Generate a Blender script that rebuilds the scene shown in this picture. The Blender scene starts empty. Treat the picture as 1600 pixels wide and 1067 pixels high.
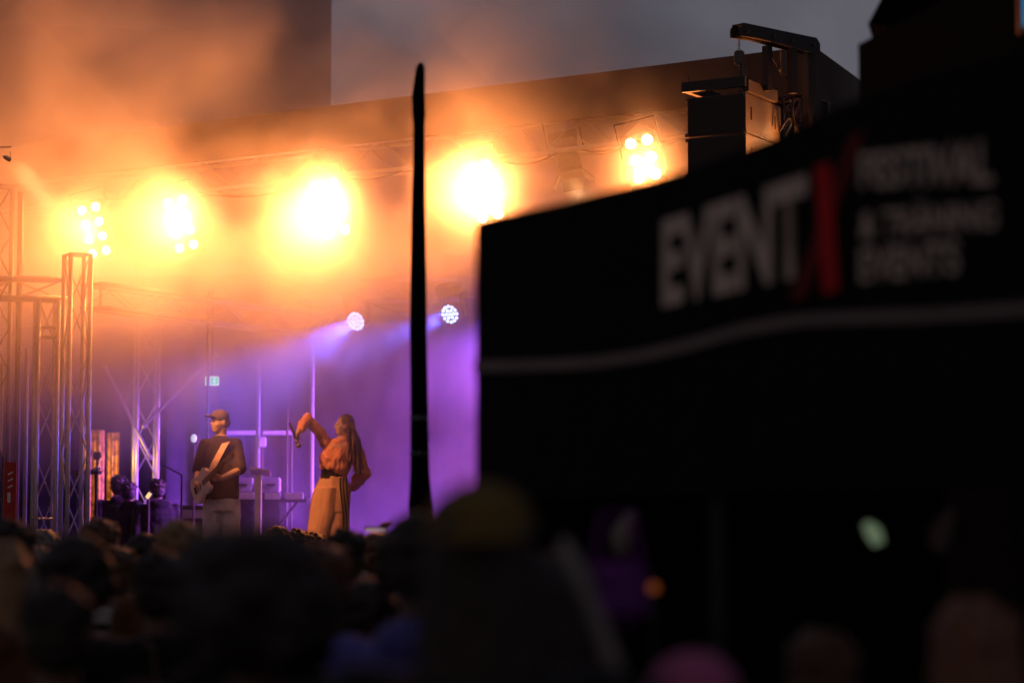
import bpy, bmesh, math, random
from mathutils import Vector, Matrix, Quaternion, noise as mnoise
from math import radians as R, sin, cos, pi, tan, sqrt, atan2

S = bpy.context.scene
C = S.collection
rnd = random.Random(7)

# ------------------------------------------------------------------ camera
F = 1600 * 85 / 36.0
PITCH = math.atan(301.5 / F)
cam_d = bpy.data.cameras.new("camera"); cam = bpy.data.objects.new("camera", cam_d); C.objects.link(cam)
cam_d.lens = 85; cam_d.sensor_width = 36; cam_d.clip_end = 3000; cam_d.clip_start = 0.1
cam.location = (0, 0, 1.7); cam.rotation_euler = (R(90) + PITCH, 0, 0)
cam_d.dof.use_dof = True; cam_d.dof.focus_distance = 21.3; cam_d.dof.aperture_fstop = 1.5
S.camera = cam

def at(px, py, Y):
    """world point at depth Y seen at photo pixel px,py"""
    x = (px - 800) / F; u = (533.5 - py) / F
    d = Vector((x, cos(PITCH) - u * sin(PITCH), sin(PITCH) + u * cos(PITCH)))
    return Vector((0, 0, 1.7)) + d * (Y / d.y)

# ------------------------------------------------------------------ dusk sky
W = bpy.data.worlds.new("World"); S.world = W; W.use_nodes = True
nt = W.node_tree; nt.nodes.clear()
sky = nt.nodes.new("ShaderNodeTexSky"); sky.sky_type = 'NISHITA'; sky.sun_disc = False
sky.sun_elevation = R(1.0); sky.sun_rotation = R(200); sky.air_density = 1.0; sky.dust_density = 1.5
mixc = nt.nodes.new("ShaderNodeMix"); mixc.data_type = 'RGBA'; mixc.blend_type = 'MULTIPLY'
mixc.inputs[0].default_value = 1.0
bg = nt.nodes.new("ShaderNodeBackground"); wo = nt.nodes.new("ShaderNodeOutputWorld")
mixc.blend_type = 'MIX'; mixc.inputs[0].default_value = .75; mixc.inputs[7].default_value = (1.0, .93, 1.28, 1)   # thin dusk cloud
nt.links.new(sky.outputs[0], mixc.inputs[6]); 
tcw = nt.nodes.new("ShaderNodeTexCoord"); sepw = nt.nodes.new("ShaderNodeSeparateXYZ"); mrw = nt.nodes.new("ShaderNodeMapRange")
mrw.interpolation_type = 'SMOOTHSTEP'; mrw.inputs[1].default_value = .35; mrw.inputs[2].default_value = .93; mrw.inputs[3].default_value = .50; mrw.inputs[4].default_value = 1.0
nt.links.new(tcw.outputs['Generated'], sepw.inputs[0]); nt.links.new(sepw.outputs[1], mrw.inputs[0])   # afterglow side of the sky is brighter
nzw = nt.nodes.new("ShaderNodeTexNoise"); nzw.inputs['Scale'].default_value = 9; nzw.inputs['Detail'].default_value = 4
nzr = nt.nodes.new("ShaderNodeMapRange"); nzr.inputs[3].default_value = .80; nzr.inputs[4].default_value = 1.22
nt.links.new(tcw.outputs['Generated'], nzw.inputs['Vector']); nt.links.new(nzw.outputs['Fac'], nzr.inputs[0])
mlw = nt.nodes.new("ShaderNodeMath"); mlw.operation = 'MULTIPLY'; nt.links.new(mrw.outputs[0], mlw.inputs[0]); nt.links.new(nzr.outputs[0], mlw.inputs[1])
vm = nt.nodes.new("ShaderNodeVectorMath"); vm.operation = 'SCALE'
nt.links.new(mixc.outputs[2], vm.inputs[0]); nt.links.new(mlw.outputs[0], vm.inputs[3]); nt.links.new(vm.outputs[0], bg.inputs[0]); nt.links.new(bg.outputs[0], wo.inputs[0])
bg.inputs[1].default_value = 0.15

S.view_settings.view_transform = 'Standard'; S.view_settings.look = 'None'
S.view_settings.exposure = 0; S.view_settings.gamma = 1
S.cycles.use_denoising = True; S.cycles.denoiser = 'OPENIMAGEDENOISE'
S.cycles.max_bounces = 5; S.cycles.diffuse_bounces = 2; S.cycles.glossy_bounces = 2
S.cycles.transmission_bounces = 2; S.cycles.volume_bounces = 1; S.cycles.transparent_max_bounces = 8
S.cycles.volume_step_rate = 1.0; S.cycles.volume_max_steps = 128
S.cycles.sample_clamp_indirect = 8

# ------------------------------------------------------------------ materials
MATS = {}
def mat(name, col, rough=.7, metal=0.0, var=.15, scale=8.0, bump=0.0, emit=None, estr=0.0, spec=None, sheen=None):
    if sheen is None and name.split('_')[0] in ('hair', 'cloth') and name != 'hair_dark': sheen = .25
    if name in MATS: return MATS[name]
    m = bpy.data.materials.new(name); m.use_nodes = True; t = m.node_tree
    b = t.nodes["Principled BSDF"]
    b.inputs["Roughness"].default_value = rough; b.inputs["Metallic"].default_value = metal
    if spec is not None: b.inputs["Specular IOR Level"].default_value = spec
    tc = t.nodes.new("ShaderNodeTexCoord"); n = t.nodes.new("ShaderNodeTexNoise")
    n.inputs["Scale"].default_value = scale; n.inputs["Detail"].default_value = 5
    t.links.new(tc.outputs["Object"], n.inputs["Vector"])
    r = t.nodes.new("ShaderNodeValToRGB")
    r.color_ramp.elements[0].position = .3; r.color_ramp.elements[1].position = .7
    r.color_ramp.elements[0].color = (*[max(0, c * (1 - var)) for c in col], 1)
    r.color_ramp.elements[1].color = (*[min(1, c * (1 + var)) for c in col], 1)
    t.links.new(n.outputs["Fac"], r.inputs["Fac"]); t.links.new(r.outputs["Color"], b.inputs["Base Color"])
    if bump:
        bp = t.nodes.new("ShaderNodeBump"); bp.inputs["Strength"].default_value = bump
        t.links.new(n.outputs["Fac"], bp.inputs["Height"]); t.links.new(bp.outputs["Normal"], b.inputs["Normal"])
    if emit:
        b.inputs["Emission Color"].default_value = (*emit, 1); b.inputs["Emission Strength"].default_value = estr
        m.cycles.emission_sampling = 'NONE'
    if sheen: b.inputs['Sheen Weight'].default_value = sheen; b.inputs['Sheen Roughness'].default_value = .35
    MATS[name] = m
    return m

M = dict(
    asphalt=mat("asphalt", (.045, .045, .047), .9, bump=.3, scale=30),
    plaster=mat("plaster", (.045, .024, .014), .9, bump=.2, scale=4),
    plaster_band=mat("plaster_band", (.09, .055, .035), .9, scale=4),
    stage_deck=mat("stage_deck", (.03, .028, .027), .75, scale=10),
    black_cloth=mat("black_cloth", (.006, .0055, .0055), .95, bump=.3, scale=20, spec=.1),
    grey_cloth=mat("grey_cloth", (.10, .09, .105), .95, bump=.3, scale=6, spec=.1),
    fascia=mat("fascia_cloth", (.10, .075, .06), .9, scale=3, spec=.1),
    ceiling=mat("ceiling_cloth", (.12, .10, .11), .9, scale=3, spec=.1),
    alu=mat("aluminium", (.40, .40, .42), .42, .6, var=.1, scale=14),
    black_metal=mat("black_metal", (.02, .02, .021), .5, .3),
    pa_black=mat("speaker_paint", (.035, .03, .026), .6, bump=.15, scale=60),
    pa_side=mat("speaker_lit_side", (.10, .085, .07), .55, bump=.15, scale=60),  # lighter than the speaker black: light on the right side put into the colour
    grille=mat("grille", (.04, .03, .022), .7, bump=.5, scale=120),
    steel=mat("dark_steel", (.12, .10, .085), .45, .5),
    hot_lens=mat("hot_lens", (.9, .8, .6), .3, emit=(1, .66, .30), estr=45),
    blue_led=mat("blue_led", (.5, .6, .9), .3, emit=(.26, .40, 1), estr=14),
    warm_lens=mat("warm_lens", (.9, .8, .6), .3, emit=(1, .62, .25), estr=12),
    cool_lens=mat("cool_lens", (.8, .9, .9), .3, emit=(.62, .85, .80), estr=.8),
    gold=mat("gold_cloth", (.36, .19, .04), .35, .5, var=.8, scale=14, bump=1.0),
    tent=mat("tent_cloth", (.010, .009, .009), .9, bump=.2, scale=12, spec=.15),
    print_white=mat("print_white", (.78, .66, .52), .85, var=.12, scale=30),
    print_red=mat("print_red", (.7, .008, .010), .8, var=.1),
    print_dark_red=mat("print_dark_red", (.2, .008, .008), .8, var=.1),
    stripe=mat("stripe_print", (.24, .20, .17), .85, var=.1),
    skin=mat("skin", (.50, .30, .21), .55, var=.06, scale=6),
    skin2=mat("skin_dim", (.16, .085, .055), .55, var=.06, scale=6),  # crowd and crew skin darkened, the dim light put into the base colour
    hair_dark=mat("hair_dark", (.022, .013, .009), .6, var=.5, scale=60, bump=.8),
    hair_brown=mat("hair_brown", (.10, .048, .022), .55, var=.5, scale=60, bump=.8),
    hair_blond=mat("hair_blond", (.30, .17, .07), .5, var=.4, scale=60, bump=.8),
    hair_grey=mat("hair_grey", (.20, .18, .155), .55, var=.3, scale=60, bump=.8),
    hair_auburn=mat("hair_auburn", (.18, .07, .03), .5, var=.5, scale=60, bump=.8),
    cloth_black=mat("cloth_black", (.015, .014, .015), .9, spec=.2),
    cloth_navy=mat("cloth_navy", (.02, .025, .05), .9, spec=.2),
    cloth_brown=mat("cloth_brown", (.12, .05, .02), .9, spec=.2),
    cloth_grey=mat("cloth_grey", (.12, .12, .125), .9, spec=.2),
    cloth_white=mat("cloth_white", (.30, .29, .27), .9, spec=.2),
    cloth_blue=mat("cloth_blue", (.12, .12, .40), .85, spec=.2),
    cloth_pink=mat("cloth_pink", (.50, .12, .26), .85, spec=.2),
    cloth_red=mat("cloth_red", (.20, .02, .03), .85, spec=.2),
    olive=mat("olive_cap", (.17, .115, .03), .9, spec=.2),
    jacket=mat("salmon_jacket", (.64, .23, .12), .7, var=.15, bump=.25, scale=7),
    pants=mat("mustard_trousers", (.50, .26, .14), .7, var=.12, bump=.25, scale=5),
    jeans=mat("pale_jeans", (.50, .50, .60), .8, var=.25, bump=.3, scale=9),
    tee=mat("dark_shirt", (.045, .025, .022), .9, var=.2, bump=.3, scale=6),
    cap_cloth=mat("cap_cloth", (.13, .08, .06), .85),
    guitar_paint=mat("guitar_paint", (.72, .64, .58), .25, var=.05),
    wood=mat("maple_neck", (.35, .20, .09), .4),
    strap=mat("tan_strap", (.70, .42, .28), .7),
    white_plastic=mat("white_plastic", (.7, .68, .7), .4),
    grey_case=mat("grey_case", (.30, .29, .30), .6),
    red_banner=mat("red_banner", (.45, .03, .02), .7),
    purple_cloth=mat("purple_cloth", (.16, .02, .22), .8),
    pale_cloth=mat("pale_cloth", (.24, .21, .18), .85),
    pale_panel=mat("pale_panel", (.42, .38, .34), .85),
    inner_blue=mat("inner_wall", (.012, .018, .026), .9),
    exit_green=mat("exit_green", (.02, .35, .15), .5, emit=(.01, .50, .16), estr=2.0),
    exit_white=mat("exit_white", (.7, .8, .7), .5, emit=(.70, 1, .75), estr=1.6),
    cyan_sign=mat("cyan_sign", (.02, .3, .5), .5, emit=(.0, .22, .50), estr=.8),
    amber=mat("amber_lamp", (.6, .2, .05), .5, emit=(1, .22, .03), estr=.14),
    lantern=mat("lantern", (.16, .2, .15), .5, emit=(.62, .85, .52), estr=.16),
    screen=mat("phone_screen", (.3, .2, .4), .4, emit=(.8, .5, .6), estr=.35),
    phone_top=mat("phone_edge", (.8, .6, .4), .3, emit=(1, .6, .3), estr=.6),
)

# ------------------------------------------------------------------ mesh helpers
class MB:
    def __init__(s): s.bm = bmesh.new()
    def box(s, c, size, rot=None, bevel=0):
        r = bmesh.ops.create_cube(s.bm, size=1)['verts']
        q = rot if rot is not None else Matrix.Identity(3)
        for v in r:
            v.co = q @ Vector((v.co.x * size[0], v.co.y * size[1], v.co.z * size[2])) + Vector(c)
        if bevel:
            es = list({e for v in r for e in v.link_edges})
            bmesh.ops.bevel(s.bm, geom=es, offset=bevel, segments=2, affect='EDGES')
        return s
    def loft(s, secs, n=16, cap=True):
        """secs: (center, axis_u, axis_v) ellipses"""
        rings = []
        for c, u, v in secs:
            c = Vector(c); u = Vector(u); v = Vector(v)
            rings.append([s.bm.verts.new(c + u * cos(2 * pi * i / n) + v * sin(2 * pi * i / n)) for i in range(n)])
        for a, b in zip(rings, rings[1:]):
            for i in range(n): s.bm.faces.new((a[i], a[(i + 1) % n], b[(i + 1) % n], b[i]))
        if cap:
            s.bm.faces.new(list(reversed(rings[0]))); s.bm.faces.new(rings[-1])
        return s
    def tube(s, pts, rad, n=8, cap=True):
        pts = [Vector(p) for p in pts]
        if not isinstance(rad, (list, tuple)): rad = [rad] * len(pts)
        secs = []; up = None
        for i, p in enumerate(pts):
            d = (pts[min(i + 1, len(pts) - 1)] - pts[max(i - 1, 0)]).normalized()
            if up is None:
                up = Vector((0, 0, 1)) if abs(d.z) < .9 else Vector((0, 1, 0))
            u = (up - d * up.dot(d)).normalized(); v = d.cross(u); up = u
            secs.append((p, u * rad[i], v * rad[i]))
        return s.loft(secs, n, cap)
    def ell(s, c, r, rot=None, seg=16):
        q = rot if rot is not None else Matrix.Identity(3)
        vs = bmesh.ops.create_uvsphere(s.bm, u_segments=seg, v_segments=seg // 2, radius=1)['verts']
        if not hasattr(r, '__len__'): r = (r, r, r)
        for v in vs: v.co = q @ Vector((v.co.x * r[0], v.co.y * r[1], v.co.z * r[2])) + Vector(c)
        return s
    def limb(s, pts, rad):
        pts = [Vector(p) for p in pts]
        s.tube(pts, rad, 12)
        for p, r in zip(pts, rad): s.ell(p, r, seg=12)
        return s
    def prism(s, poly, depth, mtx):
        """poly 2D outline extruded by depth, mapped by 4x4 mtx"""
        a = [s.bm.verts.new(mtx @ Vector((x, y, 0))) for x, y in poly]
        b = [s.bm.verts.new(mtx @ Vector((x, y, depth))) for x, y in poly]
        n = len(poly)
        s.bm.faces.new(list(reversed(a))); s.bm.faces.new(b)
        for i in range(n): s.bm.faces.new((a[i], a[(i + 1) % n], b[(i + 1) % n], b[i]))
        return s
    def quad(s, *p):
        s.bm.faces.new([s.bm.verts.new(Vector(q)) for q in p]); return s
    def build(s, name, m, parent=None, origin=None, smooth=False):
        me = bpy.data.meshes.new(name)
        bmesh.ops.recalc_face_normals(s.bm, faces=s.bm.faces)
        if origin is not None: bmesh.ops.translate(s.bm, verts=s.bm.verts, vec=-Vector(origin))
        s.bm.to_mesh(me); s.bm.free()
        if smooth:
            for p in me.polygons: p.use_smooth = True
        me.materials.append(m)
        o = bpy.data.objects.new(name, me); C.objects.link(o)
        if parent: o.parent = parent
        elif origin is not None: o.location = origin
        return o
    def blob(s, name, m, parent=None, voxel=.01, smooth=4, fold=0, fscale=8, fz=1.0):
        """voxel-fuse the closed shells into one continuous surface"""
        me = bpy.data.meshes.new("tmp"); bmesh.ops.recalc_face_normals(s.bm, faces=s.bm.faces)
        s.bm.to_mesh(me); s.bm.free()
        o = bpy.data.objects.new("tmp", me); C.objects.link(o)
        r = o.modifiers.new("r", 'REMESH'); r.mode = 'VOXEL'; r.voxel_size = voxel
        if smooth:
            k = o.modifiers.new("s", 'SMOOTH'); k.iterations = smooth; k.factor = .5
        dg = bpy.context.evaluated_depsgraph_get()
        new = bpy.data.meshes.new_from_object(o.evaluated_get(dg)); new.name = name
        bpy.data.objects.remove(o)
        if fold:
            for v in new.vertices:
                q = Vector((v.co.x * fscale, v.co.y * fscale, v.co.z * fscale * fz))
                v.co += v.normal * fold * (mnoise.noise(q) + .5 * mnoise.noise(q * 2.3))
        for p in new.polygons: p.use_smooth = True
        new.materials.clear(); new.materials.append(m)
        o = bpy.data.objects.new(name, new); C.objects.link(o)
        if parent: o.parent = parent
        return o

def empty(name, loc=(0, 0, 0), rz=0):
    o = bpy.data.objects.new(name, None); C.objects.link(o); o.location = loc; o.rotation_euler = (0, 0, rz)
    o.empty_display_size = .1
    return o
def tag(o, label=None, cat=None, group=None, kind=None):
    if label: o["label"] = label
    if cat: o["category"] = cat
    if group: o["group"] = group
    if kind: o["kind"] = kind
    return o
def clone(src, name=None):
    """copy of a thing with its parts and sub-parts"""
    r = src.copy(); C.objects.link(r)
    for ch in [k for k in src.children if k.type != 'LIGHT']:
        c = ch.copy(); C.objects.link(c); c.parent = r
        for g in list(ch.children):
            d = g.copy(); C.objects.link(d); d.parent = c
    return r
def rot_to(d, up=(0, 0, 1)):
    """3x3 with -Z... local Y along d"""
    y = Vector(d).normalized(); x = y.cross(Vector(up)).normalized(); z = x.cross(y)
    return Matrix((x, y, z)).transposed()
def lamp(name, parent, loc, d, col, power, size, blend=1.0, soft=.1, world=False):
    l = bpy.data.lights.new(name, 'SPOT'); l.color = col; l.energy = power
    l.spot_size = R(size); l.spot_blend = blend; l.shadow_soft_size = soft
    o = bpy.data.objects.new(name, l); C.objects.link(o); o.parent = parent
    o.location = loc; o.rotation_euler = Vector(d).to_track_quat('-Z', 'Y').to_euler()
    return o

# ------------------------------------------------------------------ the setting
def front_depth(px): return 1.0 / (.04167 + 8.5e-6 * (px - 600))
g = MB(); g.quad((-400, -60, 0), (400, -60, 0), (400, 900, 0), (-400, 900, 0))
tag(g.build("ground", M['asphalt']), kind="structure")

BX = at(518, 0, 42).x
b = empty("plaster_building", (BX, 42, 0), R(6))
tag(b, "tall plain plastered building behind the orange smoke, its corner against the sky", "building")
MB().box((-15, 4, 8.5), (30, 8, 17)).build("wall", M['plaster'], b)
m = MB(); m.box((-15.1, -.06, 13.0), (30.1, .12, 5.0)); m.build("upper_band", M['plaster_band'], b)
for wx in (-26, -22, -18): 
    w = MB().box((wx, -.05, 3.2), (1.3, .1, 2.0)).build("window", M['black_metal'], b)
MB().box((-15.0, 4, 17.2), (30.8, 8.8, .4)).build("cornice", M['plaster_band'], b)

st = MB(); st.box((0, 24.65, .6), (16, 4.7, 1.2)); st.box((2.0, 29.35, .6), (12, 4.7, 1.2)); tag(st.build("stage_floor", M['stage_deck']), kind="structure")
pf = MB(); pf.box((-6.0, 28.9, .3), (3.96, 3.6, .6)); tag(pf.build("side_platform", M['stage_deck']), kind="structure")

# backdrop: pleated cloth at the rear of the stage
def drape(name, x0, x1, y, z0, z1, m, amp=.04, wl=.35, parent=None, n=160, th=.01, nz=10):
    mb = MB(); bm = mb.bm; g_ = []
    for side in (0, 1):
        rows = []
        for j in range(nz + 1):
            z = z0 + (z1 - z0) * j / nz; row = []
            for i in range(n + 1):
                x = x0 + (x1 - x0) * i / n
                a = amp * (sin(2 * pi * x / wl + 1.5 * mnoise.noise((x, z * .3, 0))) + .7 * mnoise.noise((x * 5, z * .6, 3)))
                row.append(bm.verts.new((x, y + a + side * th, z)))
            rows.append(row)
        for j in range(nz):
            for i in range(n): bm.faces.new((rows[j][i], rows[j][i + 1], rows[j + 1][i + 1], rows[j + 1][i]))
    return mb.build(name, m, parent, smooth=True)
BDX0, BDX1 = at(262, 0, 31).x, at(1290, 0, 31).x
o = empty("backdrop_curtain", (0, 31.4, 1.2)); tag(o, "wide grey pleated curtain closing the rear of the stage", "curtain")
drape("cloth", BDX0, BDX1, 0, 0, 4.2, M['grey_cloth'], .05, .4, o, 300)
MB().tube([(BDX0, 0, 4.25), (BDX1, 0, 4.25)], .03).build("rail", M['steel'], o)

# ---- roof
K = at(1278, 90, front_depth(1278)); zt = 6.02
pl = at(0, 0, 1); 
def fpt(px, z, off=0):
    d = front_depth(px) + off; p = at(px, 835, d); return Vector((p.x, d, z))
A0 = fpt(-20, zt + .1); A1 = fpt(1278, zt - .02)
B1 = Vector((at(1345, 0, 22.7).x, 22.7, zt)); B2 = B1 + (B1 - A1) * 8; B0 = A0 + Vector((3, 9, 0)) 
roof = empty("stage_roof", A1); tag(roof, "dark fabric stage roof with a deep fascia above the blinding lamps", "roof")
def slab(pts, th):
    """vertical wall strip through pts (x,y) between z0,z1"""
m = MB()
H = .42
def vwall(m, p, q, z0p, z1p, z0q, z1q, th=.04):
    d = (q - p); d.z = 0; n = Vector((d.y, -d.x, 0)).normalized() * th
    a = [Vector((p.x, p.y, z0p)), Vector((q.x, q.y, z0q)), Vector((q.x, q.y, z1q)), Vector((p.x, p.y, z1p))]
    vs = [m.bm.verts.new(v) for v in a] + [m.bm.verts.new(v - n) for v in a]
    for f in ((0, 1, 2, 3), (7, 6, 5, 4), (0, 4, 5, 1), (1, 5, 6, 2), (2, 6, 7, 3), (3, 7, 4, 0)):
        m.bm.faces.new([vs[i] for i in f])
vwall(m, A0, A1, A0.z - H, A0.z, A1.z - H, A1.z)
m.build("front_fascia", M['fascia'], roof, A1)
m = MB(); vwall(m, A1 + Vector((.01, .02, 0)), B2, A1.z - 1.0, A1.z, A1.z - 1.1, A1.z - .1)
m.build("side_fascia", M['fascia'], roof, A1)
m = MB(); zc = zt - .10
m.quad((A0.x, A0.y + .1, zc), (A1.x, A1.y + .1, zc), (B2.x, B2.y, zc - 1.2), (A0.x, 31.4, zc - .6))
m.build("ceiling_cloth", M['ceiling'], roof, A1)

# ------------------------------------------------------------------ trusses
def truss(name, p, q, side=.29, label=None, cat="truss", group=None, step=.46, m=None, rollang=0, zig=(1, 1), rungs=()):
    p = Vector(p); q = Vector(q); d = (q - p); L = d.length; d.normalize()
    up = Vector((0, 0, 1)) if abs(d.z) < .9 else Vector((cos(rollang), sin(rollang), 0))
    u = (up - d * up.dot(d)).normalized(); v = d.cross(u)
    r = empty(name, p); tag(r, label, cat, group)
    m = m or M['alu']; h = side / 2
    cs = [u * h + v * h, -u * h + v * h, -u * h - v * h, u * h - v * h]
    for c in cs: MB().tube([c, c + d * L], .024, 10).build("chord", m, r, smooth=True)
    lace = MB(); n = max(2, int(L / step))
    for k in range(4):
        a, b_ = cs[k], cs[(k + 1) % 4]
        for i in range(n):
            s0, s1 = (a, b_) if (i + k) % 2 == 0 else (b_, a)
            lace.tube([s0 + d * (L * i / n), s1 + d * (L * (i + 1) / n)], .009, 6)
        for i in (0, n):
            lace.tube([a + d * (L * i / n), b_ + d * (L * i / n)], .012, 6)
    for (z0) in rungs:
        for k in (0, 1, 2, 3): lace.tube([cs[k] + d * z0, cs[(k + 1) % 4] + d * z0], .012, 6)
    lace.build("lacing", m, r)
    return r
def gp(px, Y, z=0): 
    p = at(px, 835, Y); return Vector((p.x, Y, z))
def zpx(py, Y): return at(800, py, Y).z
T1 = gp(68, 24.5); T2 = gp(115, 24.3)
truss("truss_tower", T1, T1 + Vector((0, 0, zpx(470, 24.5))), .20, "short aluminium truss tower with ladder rungs left of the taller lit tower", rollang=.35, group="truss towers beside the stage", rungs=(.25 + 1.2, .37 + 1.2, 1.74, 1.86, 3.7, 3.8))
truss("truss_tower", T2, T2 + Vector((0, 0, zpx(398, 24.3))), .21, "tall aluminium truss tower with blue lit edge under the leftmost blinder lamp", rollang=.5, group="truss towers beside the stage")
T3 = gp(226, 29.0)
truss("truss_tower", T3, T3 + Vector((0, 0, 5.2)), .25, "rear truss tower with golden highlights behind the crew", rollang=.3, group="truss towers beside the stage")
T0 = gp(-10, 24.9)
truss("truss_tower", T0, T0 + Vector((0, 0, 5.3)), .26, "dark truss tower cut by the left photo edge beside the red banner", rollang=.2, group="truss towers beside the stage", m=M['steel'])
zb = zpx(460, 24.3)
truss("truss_beam", gp(137, 24.45, zb), gp(490, 28.0, zb), .24, "pink lit horizontal truss running right from the tall tower", group="truss beams")
truss("truss_beam", gp(-60, 24.2, zpx(452, 24.3)), gp(96, 24.6, zpx(452, 24.6)), .20, "short horizontal truss joining the left towers", group="truss beams")
truss("front_truss", fpt(0, 5.53, .35), fpt(1278, 5.5, .35), .30, "long front truss under the roof fascia carrying the blinder lamps", group="truss beams", step=.4)
bz = zpx(452, 28.4)
truss("back_truss", gp(420, 28.6, bz), gp(1100, 28.0, bz), .25, "rear truss carrying the blue moving lights", group="truss beams", step=.4)
# right tower carrying the loudspeakers
truss("speaker_tower", gp(1262, 21.4), gp(1262, 21.4, 5.55), .30, "dark truss tower behind the hanging loudspeakers", rollang=.6, group="truss towers beside the stage", m=M['steel'])
truss("truss_beam", gp(1262, 21.6, 5.35), gp(1420, 25.5, 5.2), .35, "purple lit truss piece behind the loudspeaker tower", group="truss beams", step=.3)
truss("truss_beam", gp(1262, 21.9, 5.05), gp(1180, 30, 4.9), .30, "roof side truss running back from the loudspeaker tower", group="truss beams")

def pole(px, Y, y0, y1, r, label, m=None, px2=None, nm="pole", grp="thin upright poles on stage"):
    p = at(px, y1, Y); q = at(px2 or px, y0, Y)
    if px2 is None: q.x = p.x
    mb = MB().tube([p, q], r, 10)
    mb.tube([p, p + Vector((0, 0, .03))], r * 2.2, 10)
    o = mb.build(nm, m or M['alu'], None, p, smooth=False); tag(o, label, "pole", grp); return o
pole(322, 26, 455, 917 - 8, .018, "thin upright pole behind the guitarist's cap, reaching the horizontal truss")
pole(402, 29.3, 560, 890, .025, "pale upright pole behind the keyboard stand")
pole(485, 28.6, 455, 896, .035, "wide pink upright pole left of the singer's raised elbow")
pole(447, 28.9, 640, 893, .014, "thinnest dark upright rod between keyboard and singer", M['steel'])
for (a, b_, lab) in (((165, 575), (235, 715), "slanting brace tube running down right to the rear truss tower"), ((335, 555), (225, 665), "slanting brace tube running down left to the rear truss tower")):
    p = at(*a, 28.6); q = at(*b_, 28.6)
    mb = MB().tube([p, q], .02, 8); mb.ell(p, .035, seg=8); mb.ell(q, .035, seg=8)
    tag(mb.build("brace_tube", M['alu'], None, p), lab, "brace", "brace tubes at the rear tower")
# backline frame
o = empty("backline_frame", gp(400, 29.6, 1.2)); tag(o, "rear frame of horizontal pink lit bars behind the performers", "frame")
z0 = zpx(676, 29.6); L_ = o.location
for a, b_ in ((352, 398), (410, 456)):
    p = gp(a, 29.6, z0); q = gp(b_, 29.6, z0)
    MB().tube([p, q], .028, 8).build("bar", M['white_plastic'], o, L_)
for px in (354, 399, 409, 455):
    p = gp(px, 29.62, 1.2); MB().tube([p, p + Vector((0, 0, z0 - 1.2))], .016, 8).build("upright", M['steel'], o, L_)

# ------------------------------------------------------------------ lamps
# blinder: 2 x 4 lamps in a tilted frame
bl = empty("blinder_lamp"); 
m = MB(); m.box((0, .06, 0), (.34, .10, .66), bevel=.015); m.build("housing", M['black_metal'], bl)
for i in range(2):
    for j in range(4):
        x = -.078 + .156 * i; z = -.245 + .163 * j
        rim = MB(); rim.loft([((x, .02, z), (.07, 0, 0), (0, 0, .07)), ((x, -.015, z), (.068, 0, 0), (0, 0, .068))], 20, False)
        lens = MB(); lens.loft([((x, .0, z), (.047, 0, 0), (0, 0, .047)), ((x, -.008, z), (.036, 0, 0), (0, 0, .036)), ((x, -.012, z), (.012, 0, 0), (0, 0, .012))], 20)
        ln = lens.build("lens", M['hot_lens'], bl, smooth=True)
        rim.build("rim", M['black_metal'], ln)
yk = MB(); yk.box((-.19, .06, .2), (.012, .05, .5)); yk.box((.19, .06, .2), (.012, .05, .5)); yk.box((0, .06, .45), (.39, .05, .012)); yk.build("yoke", M['black_metal'], bl)
tag(bl, "x", "stage lamp", "orange blinder lamps under the front truss")
BL = [(147, 360, "leftmost blinder with all eight bulbs countable beside the truss tower"),
      (283, 350, "blinder glaring white between the leftmost blinder and the central one"),
      (518, 325, "central blinder with the widest white glare, above the singer's pole"),
      (757, 300, "blinder right of the tall thin black pole, partly behind the tent corner"),
      (1008, 262, "rightmost blinder beside the hanging loudspeakers, lower bulbs behind the tent"),
      (1296, 262, "blinder hidden behind the tent's rising top, right of the loudspeakers")]
TILT = R(-13)
for k, (px, py, lab) in enumerate(BL):
    o = bl if k == 0 else clone(bl)
    Y = front_depth(px) - .05; o.location = at(px, py, Y); o.rotation_euler = (R(6), TILT, R(-8))
    o["label"] = lab
    pw = (850, 1650, 1850, 1600, 700, 260)[k]
    for ln_ in (0,):
        lamp("blinder_light", o, (0, -.08, 0), ((-.45, -1, .02), (-.25, -1, .1), (-.3, -1, .05), (-.2, -1, .1), (-.1, -1, .05), (-.5, -.9, .25))[k], (1, .255, .052), pw, 140, 1, .10)

# moving light: disc of blue leds
ml = empty("moving_light"); tag(ml, "x", "stage lamp", "blue moving lights on the rear truss")
hd = MB(); hd.loft([((0, .16, 0), (.06, 0, 0), (0, 0, .06)), ((0, .13, 0), (.11, 0, 0), (0, 0, .11)), ((0, 0, 0), (.125, 0, 0), (0, 0, .125))], 24); hd.build("head", M['black_metal'], ml, smooth=False)
ld = MB()
pts = [(0, 0)] + [(.048 * cos(a * pi / 3), .048 * sin(a * pi / 3)) for a in range(6)] + [(.094 * cos(a * pi / 6), .094 * sin(a * pi / 6)) for a in range(12)]
for x, z in pts: ld.loft([((x, -.001, z), (.017, 0, 0), (0, 0, .017)), ((x, -.01, z), (.014, 0, 0), (0, 0, .014))], 12)
ld.build("led_face", M['blue_led'], ml)
yk = MB(); yk.box((-.15, .08, .08), (.02, .06, .26)); yk.box((.15, .08, .08), (.02, .06, .26)); yk.box((0, .08, .22), (.32, .08, .03)); yk.box((0, .08, .29), (.26, .2, .1), bevel=.01)
yk.build("yoke", M['black_metal'], ml)
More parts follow.
